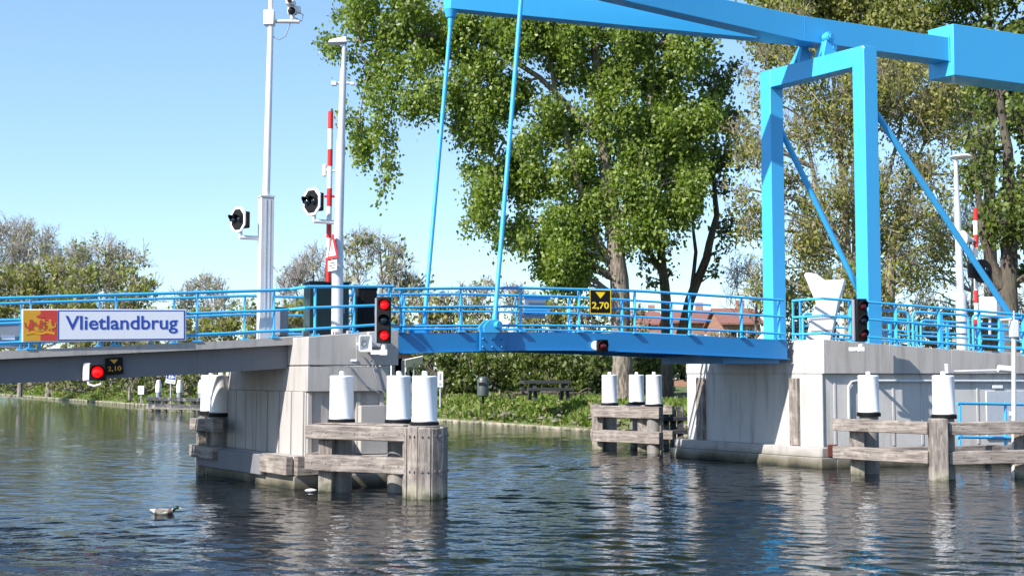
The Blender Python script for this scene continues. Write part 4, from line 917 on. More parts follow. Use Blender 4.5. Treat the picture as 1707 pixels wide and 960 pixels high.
# --- right dark tree
b3 = at(1683, 640, 50)
t4 = [[(1683,None,.42),(1683,600,.4),(1680,480,.36),(1684,370,.28),(1680,250,.2),(1660,120,.1)],[(1684,380,.2),(1712,290,.14),(1735,200,.08)],[(1670,480,.22),(1640,400,.15),(1622,250,.09)]]
c4 = [(rng.uniform(1615,1760), rng.uniform(120,400), rng.uniform(18,34)) for _ in range(34)]+[(rng.uniform(1690,1800), rng.uniform(60,450), rng.uniform(20,34)) for _ in range(16)]
tree('dark_tree', 'dark-trunked tree at the right edge behind the right barrier boom', 'tree', b3, t4, c4, LDARK, BDARK, dens=20, nl=13, lsize=.15, sig=.22, drp=.2, twigs=8, twig_r=.02, limb_r=.1, depth=1.0)
# --- tall background crowns top right
c5 = [(rng.uniform(1270,1560), rng.uniform(-120,110), rng.uniform(32,50)) for _ in range(52)]+[(rng.uniform(1230,1560), rng.uniform(-420,-120), rng.uniform(50,70)) for _ in range(22)]
tree('background_tree', 'tall olive background tree rising above the balance beam', 'tree', at(1430,640,84), [[(1430,None,.5),(1430,400,.4),(1425,200,.3),(1420,0,.15)]], c5, LOLG, BDARK, dens=13, nl=14, lsize=.2, sig=.36, drp=.3, twigs=8, twig_r=.03, depth=1.0)
c6 = [(rng.uniform(1540,1800), rng.uniform(-120,180), rng.uniform(30,48)) for _ in range(40)]+[(rng.uniform(1500,1900), rng.uniform(-420,-120), rng.uniform(50,70)) for _ in range(22)]
tree('background_tree', 'tall dark green background tree above the counterweight at the top right', 'tree', at(1650,640,80), [[(1650,None,.5),(1650,400,.4),(1650,200,.3),(1650,0,.15)]], c6, LDARK, BDARK, dens=14, nl=14, lsize=.21, sig=.34, drp=.3, twigs=8, twig_r=.03, depth=1.0)
# pale bare brush behind right side
c7 = [(rng.uniform(1205,1330), rng.uniform(410,510), rng.uniform(20,32)) for _ in range(9)]
tree('bare_bush', 'pale grey bare bush left of the far portal post', 'bush', at(1260,640,78), [[(1260,None,.12),(1260,560,.1),(1262,470,.06)]], c7, LPALE, BGREY, dens=1.6, nl=8, lsize=.12, sig=.3, twigs=40, twig_r=.016, depth=1.0)
c8 = [(rng.uniform(1500,1780), rng.uniform(330,520), rng.uniform(24,40)) for _ in range(20)]
tree('bare_bush', 'pale grey tangled bare bush at the right behind the lamp post', 'bush', at(1620,640,72), [[(1620,None,.12),(1620,560,.1),(1622,450,.06)]], c8, LPALE, BGREY, dens=1.4, nl=8, lsize=.12, sig=.3, twigs=40, twig_r=.016, depth=1.0)
# --- left distant trees
def shrubrow(xs, ytop, Y, rp, mat, bk, label, name='bush', cat='bush', grp=None, dens=3.0, ls=.3, twigs=10, ybot=600, jit=10, nl=10, tr=.03, base_py=640, sig=.35, extra=None):
    x0, x1 = xs; n = max(3, int((x1-x0)/rp*1.0)); cl = []
    yt = ytop if callable(ytop) else (lambda x: ytop)
    for _ in range(int((x1-x0)*(ybot-min(yt(x0),yt(x1),yt((x0+x1)/2)))/(rp*rp*1.15))):
        x = rng.uniform(x0,x1); y = rng.uniform(yt(x)+rp*.9, ybot); cl.append((x,y,rp*rng.uniform(.75,1.2)))
    for x in np.arange(x0, x1, rp*.9): cl.append((x+rng.uniform(-4,4), yt(x)+rp*rng.uniform(.5,1.2), rp*rng.uniform(.6,1)))
    cx_ = (x0+x1)/2; yb = yt(cx_)
    return tree(name, label, cat, Vector((at(cx_,base_py,Y).x, Y, GZ)), [[(cx_,None,.22),(cx_,ybot,.2),(cx_+4,(ybot+yb)/2,.13),(cx_,yb+15,.05)]]+[[(cx_,ybot-10,.12),(x0+(x1-x0)*.2,(ybot+yb)/2,.08),(x0+(x1-x0)*.15,yb+25,.04)],[(cx_,ybot-10,.12),(x0+(x1-x0)*.8,(ybot+yb)/2,.08),(x0+(x1-x0)*.85,yb+25,.04)]], cl+(extra or []), mat, bk, dens=dens, nl=nl, lsize=ls, sig=sig, twigs=twigs, twig_r=tr, depth=.9, grp=grp, aspect=1.6)
dome = lambda c_, w, y0, h: (lambda x: y0-h*max(0,1-((x-c_)/w)**2)**.5)
shrubrow((-60,95), dome(10,100,450,95), 175, 24, LPALE, BGREY, 'tall grey half-bare tree at the left edge of the photo', 'bare_tree', 'tree', dens=1.0, ls=.26, twigs=42, ybot=560, tr=.04, base_py=630)
shrubrow((105,245), dome(170,85,470,82), 165, 20, LOLG, BGREY, 'rounded grey-green twiggy tree above the middle of the name board', 'bare_tree', 'tree', dens=1.5, ls=.27, twigs=34, ybot=560, tr=.035, base_py=630)
shrubrow((-30,130), dome(60,110,505,78), 140, 20, LOLIVE, BPALE, 'dense olive bush behind the crest end of the name board', dens=3.23, ls=.3, twigs=14, ybot=625, grp='olive bushes on the far bank')
shrubrow((120,250), dome(185,90,500,62), 125, 18, LOLG, BPALE, 'dense olive bush behind the lettering of the name board', dens=3.91, ls=.28, twigs=14, ybot=630, grp='olive bushes on the far bank')
shrubrow((240,335), dome(290,70,520,10), 118, 16, LOLIVE, BPALE, 'low olive bush just right of the end of the name board', dens=4.08, ls=.27, twigs=12, ybot=630, grp='olive bushes on the far bank')
shrubrow((300,385), dome(345,45,490,40), 170, 14, LPALE, BGREY, 'small grey half-bare tree left of the camera mast', 'bare_tree', 'tree', dens=1.2, ls=.26, twigs=26, ybot=560, tr=.035, base_py=630)
shrubrow((330,430), dome(380,80,515,8), 112, 16, LOLIVE, BPALE, 'low olive bush directly left of the camera mast', dens=4.08, ls=.27, twigs=12, ybot=625, grp='olive bushes on the far bank')
shrubrow((415,530), dome(470,90,510,8), 108, 16, LOLG, BPALE, 'low olive bush between the camera mast and the green cabinet', dens=4.08, ls=.27, twigs=12, ybot=625, grp='olive bushes on the far bank')
shrubrow((475,565), dome(535,65,480,72), 135, 17, LPALE, BGREY, 'grey bare tree behind the raised left barrier boom', 'bare_tree', 'tree', dens=.9, ls=.24, twigs=38, ybot=560, tr=.03, base_py=630)
shrubrow((575,690), dome(615,80,470,88), 100, 17, LOLG, BGREY, 'open green and grey budding tree right of the lamp post', 'budding_tree', 'tree', dens=2.4, ls=.24, twigs=24, ybot=560, tr=.022, base_py=640)
shrubrow((560,680), dome(620,90,520,12), 90, 17, LOLG, BPALE, 'green bush behind the left lit signal, above the pier', dens=5.10, ls=.22, twigs=10, ybot=600, grp='olive bushes on the far bank')
shrubrow((690,790), dome(745,75,505,22), 88, 16, LOLIVE, BPALE, 'olive-brown bush seen between the two lifting rods', dens=5.10, ls=.2, twigs=14, ybot=600, grp='olive bushes on the far bank')
shrubrow((770,880), dome(820,70,490,26), 92, 14, LOLG, BGREY, 'feathery green bush top just right of the near lifting rod', dens=3.06, ls=.2, twigs=20, ybot=590, grp='olive bushes on the far bank')
shrubrow((860,980), dome(920,80,505,14), 86, 16, LOLG, BPALE, 'green bush behind the small grey sign back on the far railing', dens=5.10, ls=.2, twigs=10, ybot=600, grp='olive bushes on the far bank')
shrubrow((970,1075), dome(1020,70,512,10), 86, 15, LHEDGE, BPALE, 'green bush behind the 2,70 sign', dens=5.10, ls=.2, twigs=8, ybot=600, grp='olive bushes on the far bank')
shrubrow((1480,1640), dome(1560,110,515,20), 66, 20, LOLIVE, BPALE, 'reddish olive brush behind the railings at the foot of the twiggy tree', dens=5, ls=.14, twigs=22, ybot=580, tr=.016)
shrubrow((1640,1790), dome(1710,110,520,30), 64, 20, LOLG, BPALE, 'green brush at the foot of the right dark-trunked tree', dens=5, ls=.14, twigs=18, ybot=580, tr=.016)
shrubrow((1290,1480), dome(1380,120,510,60), 70, 22, LOLG, BPALE, 'green brush between the portal posts behind the white stand', dens=4, ls=.17, twigs=22, ybot=600, tr=.018)
shrubrow((1130,1215), dome(1170,60,556,6), 80, 11, LHEDGE, BPALE, 'low green bush in front of the long red-roofed house', dens=5, ls=.18, twigs=8, ybot=600, grp='olive bushes on the far bank')
shrubrow((1205,1300), dome(1250,60,552,8), 78, 11, LOLG, BPALE, 'low green bush in front of the red-roofed house by the far portal post', dens=5, ls=.18, twigs=8, ybot=600, grp='olive bushes on the far bank')
# hedge bushes under the leaf
for k, (x0_, x1_, Y_, lab) in enumerate([(695,800,72,'dense green hedge bush right of the near drums, behind the litter bin'),(785,900,74,'dense green hedge bush above the litter bin and bank'),(880,1000,73,'dense green hedge bush behind the picnic table'),(985,1080,75,'dense green hedge bush left of the thick poplar trunk'),(1060,1150,74,'dense dark hedge bush beside the abutment, right of the trunk')]):
    shrubrow((x0_,x1_), (lambda x: 575), Y_, 19, LHEDGE, BDARK, lab, 'hedge_bush', 'bush', 'hedge bushes under the bridge leaf', dens=13, ls=.17, twigs=3, ybot=652, nl=15, sig=.25)
for k, (x0_, x1_, Y_, lab) in enumerate([(-30,90,118,'low green bank bush under the crest end of the name board'),(80,190,110,'low brown-green bank bush left of the lit single lamp'),(180,290,102,'low green bank bush behind the far mooring jetty'),(280,345,96,'low green bank bush touching the left pier, behind the jetty')]):
    shrubrow((x0_,x1_), (lambda x: 608), Y_, 11, LHEDGE if k != 1 else LOLG, BPALE, lab, 'bank_bush', 'bush', 'low bushes on the far left bank', dens=5, ls=.24, twigs=4, ybot=648-k, nl=10, sig=.25)
shrubrow((820,1000), (lambda x: 648), 66, 9, LDARK, BDARK, 'low clipped dark hedge behind the picnic table', 'low_hedge', 'hedge', dens=9, ls=.15, twigs=2, ybot=664, nl=12, sig=.16)
# ------------------------------------------------------------------ ground, bank, water
bank = [(60,44),(12,40.5),(9.6,41),(7.6,47.5)]+[tuple(atz(x,y,0).xy) for x,y in ((1100,727),(990,720),(870,711),(750,703))]
bank += [(-11,77),(-20,89),(-29,99),(-59,146),(-140,262),(-400,640)]
bx_ = [Vector((a,b_,0)) for a,b_ in bank]
def smooth(P, n=6):
    out = []
    for i in range(len(P)-1):
        for j in range(n): out.append(P[i].lerp(P[i+1], j/n))
    out.append(P[-1]); return out
E = smooth(bx_)
def inward(i):
    d = (E[min(i+1,len(E)-1)]-E[max(i-1,0)]).normalized(); return Vector((-d.y, d.x, 0))*-1 if False else Vector((d.y,-d.x,0))
gm = MB(); rows = [(-.0,-1.0),(.02,.12),(.7,.35),(1.8,.85),(3.2,GZ),(6,GZ+.05),(14,GZ+.1)]
vs = []
for i, e in enumerate(E):
    nrm = inward(i)
    # pick land side (away from the channel): larger y
    if nrm.y < 0: nrm = -nrm
    for d_, z in rows:
        j = 0 if d_ < .5 else rng.normal()*.06; vs.append(Vector((e.x+nrm.x*d_, e.y+nrm.y*d_, z+j)))
m = len(rows); fs = [(i*m+k, (i+1)*m+k, (i+1)*m+k+1, i*m+k+1) for i in range(len(E)-1) for k in range(m-1)]
last = [i*m+m-1 for i in range(len(E))]; k0 = len(vs)
vs += [Vector((-3000,1200,GZ)), Vector((-3000,4000,GZ)), Vector((3000,4000,GZ)), Vector((3000,60,GZ)), Vector((61,60,GZ))]
# outer land as fan quads
far = [Vector((e.x*1.0+ (0), 4000, GZ)) for e in E]
kf = len(vs); vs += [Vector((E[i].x*6, 4000, GZ)) for i in range(len(E))]
for i in range(len(E)-1): fs.append((last[i], last[i+1], kf+i+1, kf+i))
vs += [Vector((3000,60,GZ)), Vector((3000,4000,GZ))]; fs.append((last[0], kf, len(vs)-1, len(vs)-2))
m_, nt, b = nodes('bank_soil'); w = coords(nt); n1 = noise(nt, w, .5, 6, .6); n2 = noise(nt, w, 4, 5, .6)
c_ = ramp(nt, n1, [(.35,(.05,.085,.016)),(.5,(.09,.13,.025)),(.62,(.17,.15,.08)),(.75,(.26,.22,.16))]); c_ = mixc(nt, ramp(nt, n2, [(.4,(0,0,0)),(.7,(.6,)*3)]), c_, (.05,.05,.025))
nt.links.new(c_, b.inputs['Base Color']); b.inputs['Roughness'].default_value = .95; bump(nt, b, n2, 1, .08)
gm.add(vs, fs, True); o = gm.build('ground', m_); tag(o, kind='structure')
# timber edge of the bank
b = MB()
for i in range(len(E)-1):
    n0 = inward(i); n0 = -n0 if n0.y < 0 else n0
    if E[i].x > 7.7: continue
    p, q = E[i]-n0*.02, E[i+1]-n0*.02; b.hexa([p-n0*.1+Vector((0,0,-.5)), q-n0*.1+Vector((0,0,-.5)), q+Vector((0,0,-.5)), p+Vector((0,0,-.5)), p-n0*.1+Vector((0,0,.13)), q-n0*.1+Vector((0,0,.13)), q+Vector((0,0,.13)), p+Vector((0,0,.13))])
o = b.build('bank_edging', wood('bank_edge_wood', (1,1,8), 0, (.36,.31,.22), (.2,.16,.11))); tag(o, 'thin pale timber edging along the waterline of the far bank', 'edging')
# bank plants
Pg = []; Pg2 = []
for i in range(len(E)-1):
    e = E[i]; 
    if e.y > 210 or e.x > 7.9: continue
    L = (E[i+1]-e).length; nrm = inward(i); nrm = -nrm if nrm.y < 0 else nrm
    n = int(L*420*min(1,60/e.y)+50)
    f = rng.uniform(0,1,n)[:,None]; d_ = rng.uniform(.1,6.5,n); base_ = np.array(e)[None]*(1-f)+np.array(E[i+1])[None]*f+np.array(nrm)[None]*d_[:,None]
    z = np.interp(d_, [0,.7,1.8,3.2,7], [.1,.35,.85,GZ,GZ+.05]); clump = .5+.5*np.sin(base_[:,0]*1.7+base_[:,1]*.9)*np.sin(base_[:,0]*.6-base_[:,1]*1.3)
    hgt = np.where(d_ < 2.4, .18+.5*clump**2, .25*clump); base_[:,2] = z+rng.uniform(0,1,n)*hgt; Pg.append(base_)
Pg = np.concatenate(Pg)
o = leaves_mesh('grass', Pg, .13, LGRASS, None, aspect=2.2, droop=-.6, up=.3); tag(o, kind='stuff')
# stones and dry herbs low on the bank
b = MB()
for i in range(len(E)-1):
    e = E[i]
    if e.y > 90 or e.x > 7.7: continue
    nrm = inward(i); nrm = -nrm if nrm.y < 0 else nrm
    for _ in range(11):
        f = rng.uniform(); p = e.lerp(E[i+1], f)+nrm*rng.uniform(.25,1.5); p.z = .2+(p-e).length*.0+rng.uniform(0,.35); s_ = rng.uniform(.08,.2)
        b.lathe(p, [(s_*.5,-s_*.3),(s_,0),(s_*.85,s_*.35),(s_*.3,s_*.55)], 6, (rng.normal()*.3,rng.normal()*.3,1))
o = b.build('bank_stones', concrete('bank_stone', (.17,.155,.12), (.1,.09,.07), False)); tag(o, kind='stuff')
# water
def waterm():
    m, nt, b = nodes('canal_water'); b.inputs['Base Color'].default_value = (.006,.008,.009,1); b.inputs['Roughness'].default_value = .02; b.inputs['IOR'].default_value = 1.333; b.inputs['Specular IOR Level'].default_value = .5
    v = coords(nt, (.75,1.15,1), R(12)); v2 = coords(nt, (1,1.6,1), R(-8))
    n1 = noise(nt, v, 3.2, 2, .5); n2 = noise(nt, v2, 9, 2, .5); n3 = noise(nt, v2, .35, 2, .5)
    mu = nn(nt, 'ShaderNodeMath', operation='MULTIPLY_ADD'); nt.links.new(n2, mu.inputs[0]); mu.inputs[1].default_value = .3; nt.links.new(n1, mu.inputs[2])
    amp = ramp(nt, n3, [(.35,(.5,)*3),(.65,(1,1,1))]); mm = nn(nt, 'ShaderNodeMath', operation='MULTIPLY'); nt.links.new(mu.outputs[0], mm.inputs[0]); nt.links.new(amp, mm.inputs[1])
    bump(nt, b, mm.outputs[0], 1.0, .022); return m
WATER = waterm()
def water_mesh():
    Y = [5.0]
    while Y[-1] < 130: Y.append(Y[-1]+max(.042, .042*(Y[-1]/22)**2.2))
    Y = np.array(Y); nu = 560; U = np.linspace(-.62,.62,nu); X = U[None,:]*(Y[:,None]+3); YY = np.repeat(Y[:,None], nu, 1); H = np.zeros_like(X)
    rg = np.random.default_rng(5); nw = 70; dy = np.gradient(Y)[:,None]
    xx = X+.35*np.sin(YY*.21+X*.13); yy = YY+.5*np.sin(X*.17-YY*.11+1)
    for k in range(nw):
        lam = .2*(5.5)**rg.uniform(); th = R(78)+rg.normal()*.42; ph = rg.uniform(0,6.28); sl = .112*math.sqrt(2/nw)*(1.25 if lam > .5 else .9)
        fade = np.clip((lam/dy-2.2)/3,0,1); kx, ky = 2*math.pi/lam*math.cos(th), 2*math.pi/lam*math.sin(th)
        grp = .65+.5*np.sin(X*rg.uniform(-.5,.5)+YY*rg.uniform(-.5,.5)+rg.uniform(0,6.28))
        H += sl*lam/(2*math.pi)*np.sin(kx*xx+ky*yy+ph)*fade*grp
    patch = .72+.28*np.sin(X*.16+YY*.09+.6)*np.sin(YY*.13-X*.05)+.25*np.clip((-X-2)/8,0,1)*np.clip((24-YY)/8,0,1)
    H = H*patch; H = H+6*H*np.abs(H)
    eu = np.clip((.62-np.abs(U))/.06,0,1)[None,:]; ey = np.clip((Y-5)/2,0,1)*np.clip((130-Y)/30,0,1); H *= eu*ey[:,None]
    m = len(Y); co = np.stack([X,YY,H],-1).reshape(-1,3); i = np.arange(m-1)[:,None]*nu+np.arange(nu-1)[None,:]
    q = np.stack([i,i+1,i+nu+1,i+nu],-1).reshape(-1,4)
    ext = np.array([(-1500,-60,0),(1500,-60,0),(1500,2500,0),(-1500,2500,0)],float); k0 = len(co); co = np.vstack([co,ext]); c00, c10, c01, c11 = 0, nu-1, (m-1)*nu, m*nu-1
    fl = q.reshape(-1).tolist(); st = list(range(0,len(fl),4))
    for poly in ([k0,k0+1,*range(c10,c00-1,-1)], [k0+1,k0+2,*range(c11,c10-1,-nu)], [k0+2,k0+3,*range(c01,c11+1)], [k0+3,k0,*range(c00,c01+1,nu)]):
        st.append(len(fl)); fl += [int(a) for a in poly]
    me = bpy.data.meshes.new('water'); me.vertices.add(len(co)); me.vertices.foreach_set('co', co.reshape(-1)); me.loops.add(len(fl)); me.loops.foreach_set('vertex_index', fl); me.polygons.add(len(st)); me.polygons.foreach_set('loop_start', st); me.update(calc_edges=True); me.validate()
    me.polygons.foreach_set('use_smooth', [True]*len(me.polygons)); me.materials.append(WATER); o = bpy.data.objects.new('water', me); COL.objects.link(o); return o
tag(water_mesh(), kind='structure')
wm = MB(); wm.add([(-1500,-60,-1.4),(1500,-60,-1.4),(1500,2500,-1.4),(-1500,2500,-1.4)], [(0,1,2,3)]); o = wm.build('canal_bed', m_); tag(o, kind='structure')
# ------------------------------------------------------------------ far bank furniture
# picnic table
q = at(915, 684, 58); t = thing('picnic_table', 'dark picnic table with benches on the bank under the leaf', 'picnic table', Vector((q.x,q.y,GZ))); M = local((q.x,q.y,GZ+.12), R(12)) @ Matrix.Scale(1.12,4); PT = plain('dark_recycled_plastic', (.035,.038,.034), .6)
b = MB(M); b.box((-.15,0,.74), (2.0,.85,.13)); b.build('table_top', PT, t, .01)
for y in (-.7,.7): b = MB(M); b.box((-.1,y,.45), (1.9,.34,.12)); b.build('bench', PT, t, .01)
for x in (-.75,.6): b = MB(M); b.prism([(x,-.75,0),(x,-.5,0),(x,-.12,.70),(x,-.3,.70)],[(x+.12,-.75,0),(x+.12,-.5,0),(x+.12,-.12,.70),(x+.12,-.3,.70)]); b.prism([(x,.75,0),(x,.5,0),(x,.12,.70),(x,.3,.70)],[(x+.12,.75,0),(x+.12,.5,0),(x+.12,.12,.70),(x+.12,.3,.70)]); b.box((x+.17,0,.38),(.08,1.5,.08)); b.build('leg_frame', PT, t)
q = at(805, 675, 60); t = thing('litter_bin', 'dark green litter bin on a post left of the picnic table', 'bin', Vector((q.x,q.y,GZ))); M = local((q.x,q.y,GZ), R(-10))
b = MB(M); b.lathe((0,0,.25), [(.24,0),(.28,.05),(.28,.75),(.2,.9),(.1,.95)], 16); b.build('bin_body', plain('grey_green_bin', (.06,.075,.07), .4), t); b = MB(M); b.box((0,-.28,.85),(.3,.03,.14)); b.build('opening', BLACK, t); b = MB(M); b.tube([(0,0,-.1),(0,0,.26)], .06, 8); b.build('post', BLACK, t)
def postsign(px, py0, py1, pyb, wpx, Y, label, kind_='plain', tilt=0, mat=BRASS):
    q = at(px, pyb, Y); t = thing('bank_sign', label, 'sign', Vector((q.x,q.y,min(q.z,GZ)))); c_ = at(px, (py0+py1)/2, Y-.05); w_, h_ = wpx*Y/F, (py1-py0)*Y/F; M = local(c_, R(5)) @ Matrix.Rotation(tilt,4,'Y')
    b = MB(M); b.box((0,0,0), (w_,.03,h_)); b.build('panel', mat, t)
    if kind_ == 'bar':
        b = MB(M); b.box((0,-.018,h_*.15), (w_*.35,.004,h_*.4)); b.build('symbol', GREYP, t); b = MB(M); b.box((0,-.018,-h_*.28), (w_*.6,.004,h_*.06)); b.box((0,-.018,-h_*.38), (w_*.5,.004,h_*.05)); b.build('text_line', GREYP, t)
    if kind_ == 'arrow':
        b = MB(M); b.box((-.0,-.018,h_*.18), (w_*.9,.004,h_*.55)); b.build('blue_field', SIGNB, t)
        b = MB(M); b.prism([(w_*.02,-.024,h_*.32),(w_*.4,-.024,h_*.15),(w_*.02,-.024,-h_*.02)],[(w_*.02,-.021,h_*.32),(w_*.4,-.021,h_*.15),(w_*.02,-.021,-h_*.02)]); b.box((-w_*.16,-.0225,h_*.15),(w_*.16,.003,h_*.34)); b.build('symbol', BRASS, t)
        b = MB(M); b.box((0,-.018,-h_*.32), (w_*.8,.004,h_*.07)); b.build('text_line', GREYP, t)
    b = MB(); b.tube([at(px,py0+5,Y), Vector((at(px,py0,Y).x, Y, -0.2 if q.z < .9 else GZ-.3))], .035, 8); b.build('post', GALV, t); return t
postsign(734, 619, 645, 676, 9, 62, 'narrow white sign on a thin post, right of the near drums', 'bar')
postsign(285, 622, 639, 665, 16, 92, 'tilted blue and white arrow sign above the far mooring jetty', 'arrow', R(8))
t = thing('bank_marker', 'small white marker board on the far bank left of the jetty', 'marker', atz(235,668,.5)); q = at(235, 650, 98); b = MB(); b.box(q, (.46,.06,.66)); b.build('board', BRASS, t); b = MB(); b.box(q+Vector((0,-.035,.03)), (.06,.008,.4)); b.build('mark', GREYP, t); b = MB(); b.box(q+Vector((0,.06,-.6)), (.1,.1,.9)); b.build('post', GREYP, t)
# wooden stubs on left bank
for (px, py, lab) in ((80,640,'short pale wooden post under the girder on the far left bank'),(33,641,'low grey stump near the left edge on the far bank'),(216,648,'thin wooden stake left of the white marker board')):
    q = at(px, py+14, 112 if px < 100 else 100); b = MB(); b.lathe(Vector((q.x,q.y,.4)), [(.24 if px < 200 else .12,0),(.2 if px < 200 else .1,at(px,py-2,q.y).z-.4),(.1,at(px,py-3,q.y).z-.38)], 10); o = b.build('wooden_post', WOODV); tag(o, lab, 'post')
# far mooring jetty
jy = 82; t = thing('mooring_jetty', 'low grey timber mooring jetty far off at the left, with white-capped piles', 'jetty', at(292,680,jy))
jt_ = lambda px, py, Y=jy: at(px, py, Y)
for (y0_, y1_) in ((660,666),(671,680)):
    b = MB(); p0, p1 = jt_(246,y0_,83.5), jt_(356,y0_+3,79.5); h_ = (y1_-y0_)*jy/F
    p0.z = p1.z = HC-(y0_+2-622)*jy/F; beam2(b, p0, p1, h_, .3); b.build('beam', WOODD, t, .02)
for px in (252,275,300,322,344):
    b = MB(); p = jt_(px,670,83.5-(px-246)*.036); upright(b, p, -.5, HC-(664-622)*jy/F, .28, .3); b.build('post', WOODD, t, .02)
for px, lab in ((262,'leftmost white-capped pile of the far mooring jetty'),(297,'middle white-capped pile of the far mooring jetty'),(333,'rightmost white-capped pile of the far mooring jetty, beside the pier')):
    p = jt_(px,660,83.7-(px-246)*.036); L = Vector((p.x,p.y+.3,0)); tt = thing('capped_pile', lab, 'mooring pile', L, 'white-capped piles of the far jetty')
    MB().lathe(L, [(.17,-.6),(.17,1.25)], 14).build('pipe', GREYP, tt); MB().lathe(L, [(.19,1.252),(.20,1.5),(.2,1.7),(.12,2.05),(.08,2.07)], 16).build('cap', WHITE, tt)
# houses
def house(label, px0, px1, pyR, pyE, Y, wallm, nwin=4, grp=None, yaw=0, dep=8, zg=GZ, name='brick_house'):
    a_ = at(px0, 600, Y); e_ = at(px1, 600, Y); w_ = (e_-a_).length; zR = at(px0,pyR,Y).z; zE = at(px0,pyE,Y).z
    t = thing(name, label, 'house', Vector(((a_.x+e_.x)/2, Y, zg)), grp); M = local(((a_.x+e_.x)/2, Y, zg), yaw)
    hE = zE-zg; hR = zR-zg
    b = MB(M); b.prism([(-w_/2,0,0),(-w_/2,dep,0),(-w_/2,dep,hE),(-w_/2,dep/2,hR-.1),(-w_/2,0,hE)],[(w_/2,0,0),(w_/2,dep,0),(w_/2,dep,hE),(w_/2,dep/2,hR-.1),(w_/2,0,hE)]); b.build('wall', wallm, t)
    b = MB(M); k_ = (hR-hE)/(dep/2)
    for sgn_ in (0,1):
        y0_ = -.4 if sgn_ == 0 else dep+.4; z0_ = hE-.4*k_+.06
        lo = [(-w_/2-.3,y0_,z0_),(w_/2+.3,y0_,z0_),(w_/2+.3,dep/2,hR+.02),(-w_/2-.3,dep/2,hR+.02)]; b.prism(lo, [(x,y,z+.16) for x,y,z in lo])
    rf = b.build('roof', TILE, t); b = MB(M); b.box((w_*.22,dep/2,hR+.3), (.7,.6,1.2)); b.build('chimney', wallm, rf)
    rows_ = [1.4] + ([4.1] if hE > 5.2 else [])
    for z in rows_:
        for i in range(nwin):
            x = -w_/2+w_*(i+.5)/nwin; b = MB(M); b.box((x,-.03,z+.15), (1.5,.10,1.5)); f = b.build('window', WHITE, t)
            b = MB(M)
            for dx in (-.36,.36): b.box((x+dx,-.085,z+.15), (.62,.02,1.3))
            b.build('pane', GLASSD, f)
    return t
house('long red-roofed brick house seen through the railings left of the far portal post', 1122, 1200, 516, 538, 120, BRICKO, 5, dep=9)
house('red-roofed house with white windows directly left of the far portal post', 1206, 1268, 513, 540, 108, BRICKO, 4, dep=9)
house('red-tiled house behind the trees near the 2,70 sign', 1070, 1104, 519, 541, 130, BRICKO, 3, dep=9)
house('small orange brick house with a white window just above the near drums', 640, 712, 560, 588, 82, BRICKO, 3, dep=7)
t = thing('info_board', 'slanted white information board behind the middle near drum', 'sign', at(688,620,70)); M = local(at(690,603,70), R(15)) @ Matrix.Rotation(R(-12),4,'Y') @ Matrix.Rotation(R(50),4,'X'); b = MB(M); b.box((0,0,0), (1.0,.05,.7)); b.build('panel', CREST_Y if False else BRASS, t); b = MB(); b.tube([at(690,606,70.1), at(690,660,70.1)], .05, 8); b.build('post', GREYP, t)
# ------------------------------------------------------------------ duck
dq = atz(275, 857, 0); t = thing('duck', 'mallard drake with dark head swimming on the left water', 'duck', dq); M = local(dq, R(-6)) @ Matrix.Diagonal((1.1,1.1,.9,1))
def blob(b, rings, n=14):   # rings: (x, z, ry, rz)
    vs = []; 
    for x,z,ry,rz in rings:
        for k in range(n):
            a = 2*math.pi*k/n; vs.append((x, ry*math.cos(a), z+rz*math.sin(a)))
    m2 = len(rings); fs = [(i*n+k,i*n+(k+1)%n,(i+1)*n+(k+1)%n,(i+1)*n+k) for i in range(m2-1) for k in range(n)]+[tuple(range(n)),tuple(range((m2-1)*n,m2*n))]
    return b.add(vs, fs, True)
m_d, nt, b_ = nodes('duck_plumage'); g_ = nn(nt,'ShaderNodeTexCoord'); sx_ = nn(nt,'ShaderNodeSeparateXYZ'); nt.links.new(g_.outputs['Object'], sx_.inputs[0])
mp_ = nn(nt,'ShaderNodeMapRange'); mp_.inputs[1].default_value = -.26; mp_.inputs[2].default_value = .26; nt.links.new(sx_.outputs[0], mp_.inputs[0])
nt.links.new(ramp(nt, mp_.outputs[0], [(0,(.6,.6,.58)),(.16,(.6,.6,.58)),(.2,(.03,.03,.03)),(.27,(.27,.25,.22)),(.62,(.34,.31,.27)),(.66,(.12,.06,.04)),(.76,(.12,.06,.04)),(.78,(.7,.7,.7)),(.8,(.01,.05,.035)),(1,(.01,.05,.035))]), b_.inputs['Base Color']); b_.inputs['Roughness'].default_value = .5
b = MB(M); blob(b, [(-.25,.09,.01,.008),(-.22,.085,.04,.02),(-.16,.06,.08,.05),(-.06,.045,.11,.075),(.04,.04,.11,.075),(.11,.05,.085,.07),(.145,.09,.05,.05),(.165,.112,.036,.035),(.18,.135,.042,.036),(.20,.145,.042,.038),(.225,.14,.03,.028),(.235,.138,.016,.014)]); b.build('body', m_d, t)
b = MB(M); blob(b, [(.23,.134,.016,.012),(.26,.127,.018,.007),(.285,.122,.012,.004)], 10); b.build('beak', AMBER, t)
b = MB(M)
for s_ in (-1,1): b.lathe((.208,s_*.036,.155), [(.007,0),(.004,.006)], 8, (0,s_,0))
b.build('eye', BLACK, t)
for s_ in (-1,1):
    b = MB(M); b.prism([(.07,s_*.085,.10),(-.02,s_*.108,.06),(-.12,s_*.09,.05),(-.2,s_*.04,.085),(-.1,s_*.06,.115)],[(.07,s_*.095,.10),(-.02,s_*.118,.06),(-.12,s_*.10,.05),(-.2,s_*.05,.085),(-.1,s_*.07,.115)]); b.build('wing', plain('duck_wing', (.12,.10,.08), .7), t)
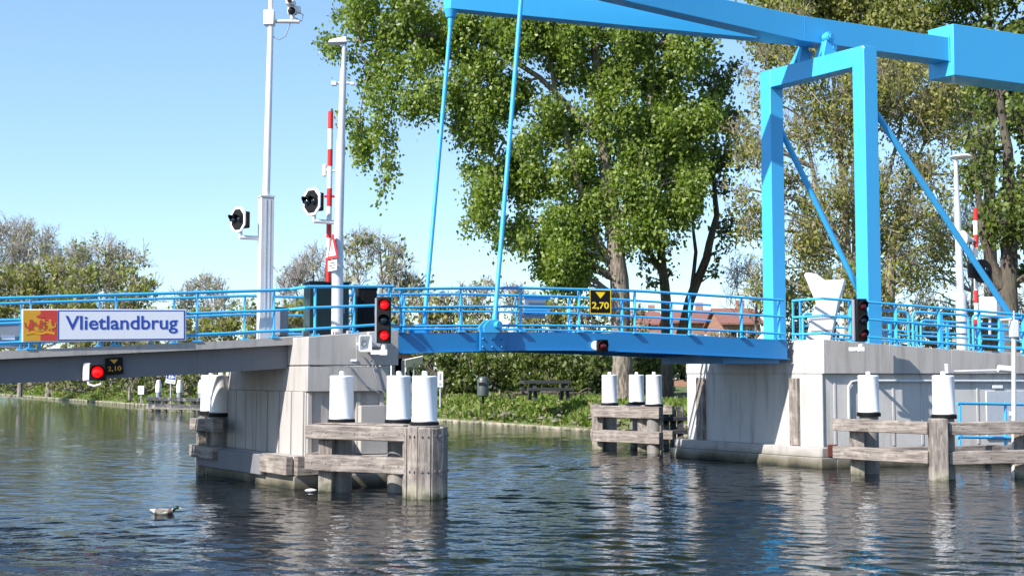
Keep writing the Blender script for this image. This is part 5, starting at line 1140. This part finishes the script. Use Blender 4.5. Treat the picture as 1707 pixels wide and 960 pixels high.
fq = atz(518, 817, 0); o = MB().lathe(fq, [(.03,-.05),(.11,-.02),(.13,.01),(.08,.03),(.02,.04)], 14).build('float', WHITES); tag(o, 'small white float on the water at the foot of the left pier', 'float')
# ------------------------------------------------------------------ light, sky, camera
SUN_AZ = Vector((-.77,-.638,0)).normalized(); EL = R(38)
sv = SUN_AZ*math.cos(EL)+Vector((0,0,math.sin(EL)))
sun = bpy.data.lights.new('sun', 'SUN'); sun.energy = 5.0; sun.angle = R(.5); sun.color = (1,.955,.88); so = bpy.data.objects.new('sun', sun); COL.objects.link(so)
so.rotation_euler = sv.to_track_quat('Z', 'Y').to_euler(); so.location = (-20,-20,40)
wd = bpy.data.worlds.new('World'); scene.world = wd; wd.use_nodes = True; nt = wd.node_tree; bg = nt.nodes['Background']
sk = nt.nodes.new('ShaderNodeTexSky'); sk.sky_type = 'NISHITA'; sk.sun_disc = False; sk.sun_elevation = EL; sk.sun_rotation = math.atan2(SUN_AZ.x, SUN_AZ.y); sk.air_density = 1.0; sk.dust_density = .35; sk.ozone_density = 1.2; sk.altitude = 0
gmn = nn(nt,'ShaderNodeHueSaturation'); gmn.inputs['Saturation'].default_value = 1.08; nt.links.new(sk.outputs[0], gmn.inputs['Color']); m1 = nn(nt,'ShaderNodeVectorMath', operation='SCALE'); m1.inputs[3].default_value = .135; nt.links.new(gmn.outputs[0], m1.inputs[0])
gg = nn(nt,'ShaderNodeGamma', Gamma=.75); nt.links.new(m1.outputs[0], gg.inputs[0])
m2 = nn(nt,'ShaderNodeVectorMath', operation='MULTIPLY'); m2.inputs[1].default_value = (1.12/.135,1.32/.135,1.58/.135); nt.links.new(gg.outputs[0], m2.inputs[0]); nt.links.new(m2.outputs[0], bg.inputs[0]); bg.inputs[1].default_value = .075
cam = bpy.data.cameras.new('camera'); co_ = bpy.data.objects.new('camera', cam); COL.objects.link(co_); scene.camera = co_
co_.location = CAM; co_.rotation_euler = (R(90)+AL, 0, 0); cam.sensor_width = 36; cam.lens = 36*F/1707; cam.clip_end = 9000; cam.clip_start = .1
vs_ = scene.view_settings; vs_.view_transform = 'Standard'; vs_.look = 'None'; vs_.gamma = 1; vs_.exposure = 0.85
for o in bpy.data.objects:
    if o.type == 'MESH': o.data.name = o.name
print('LEAVES', sum(n for _, n in NL), NL)
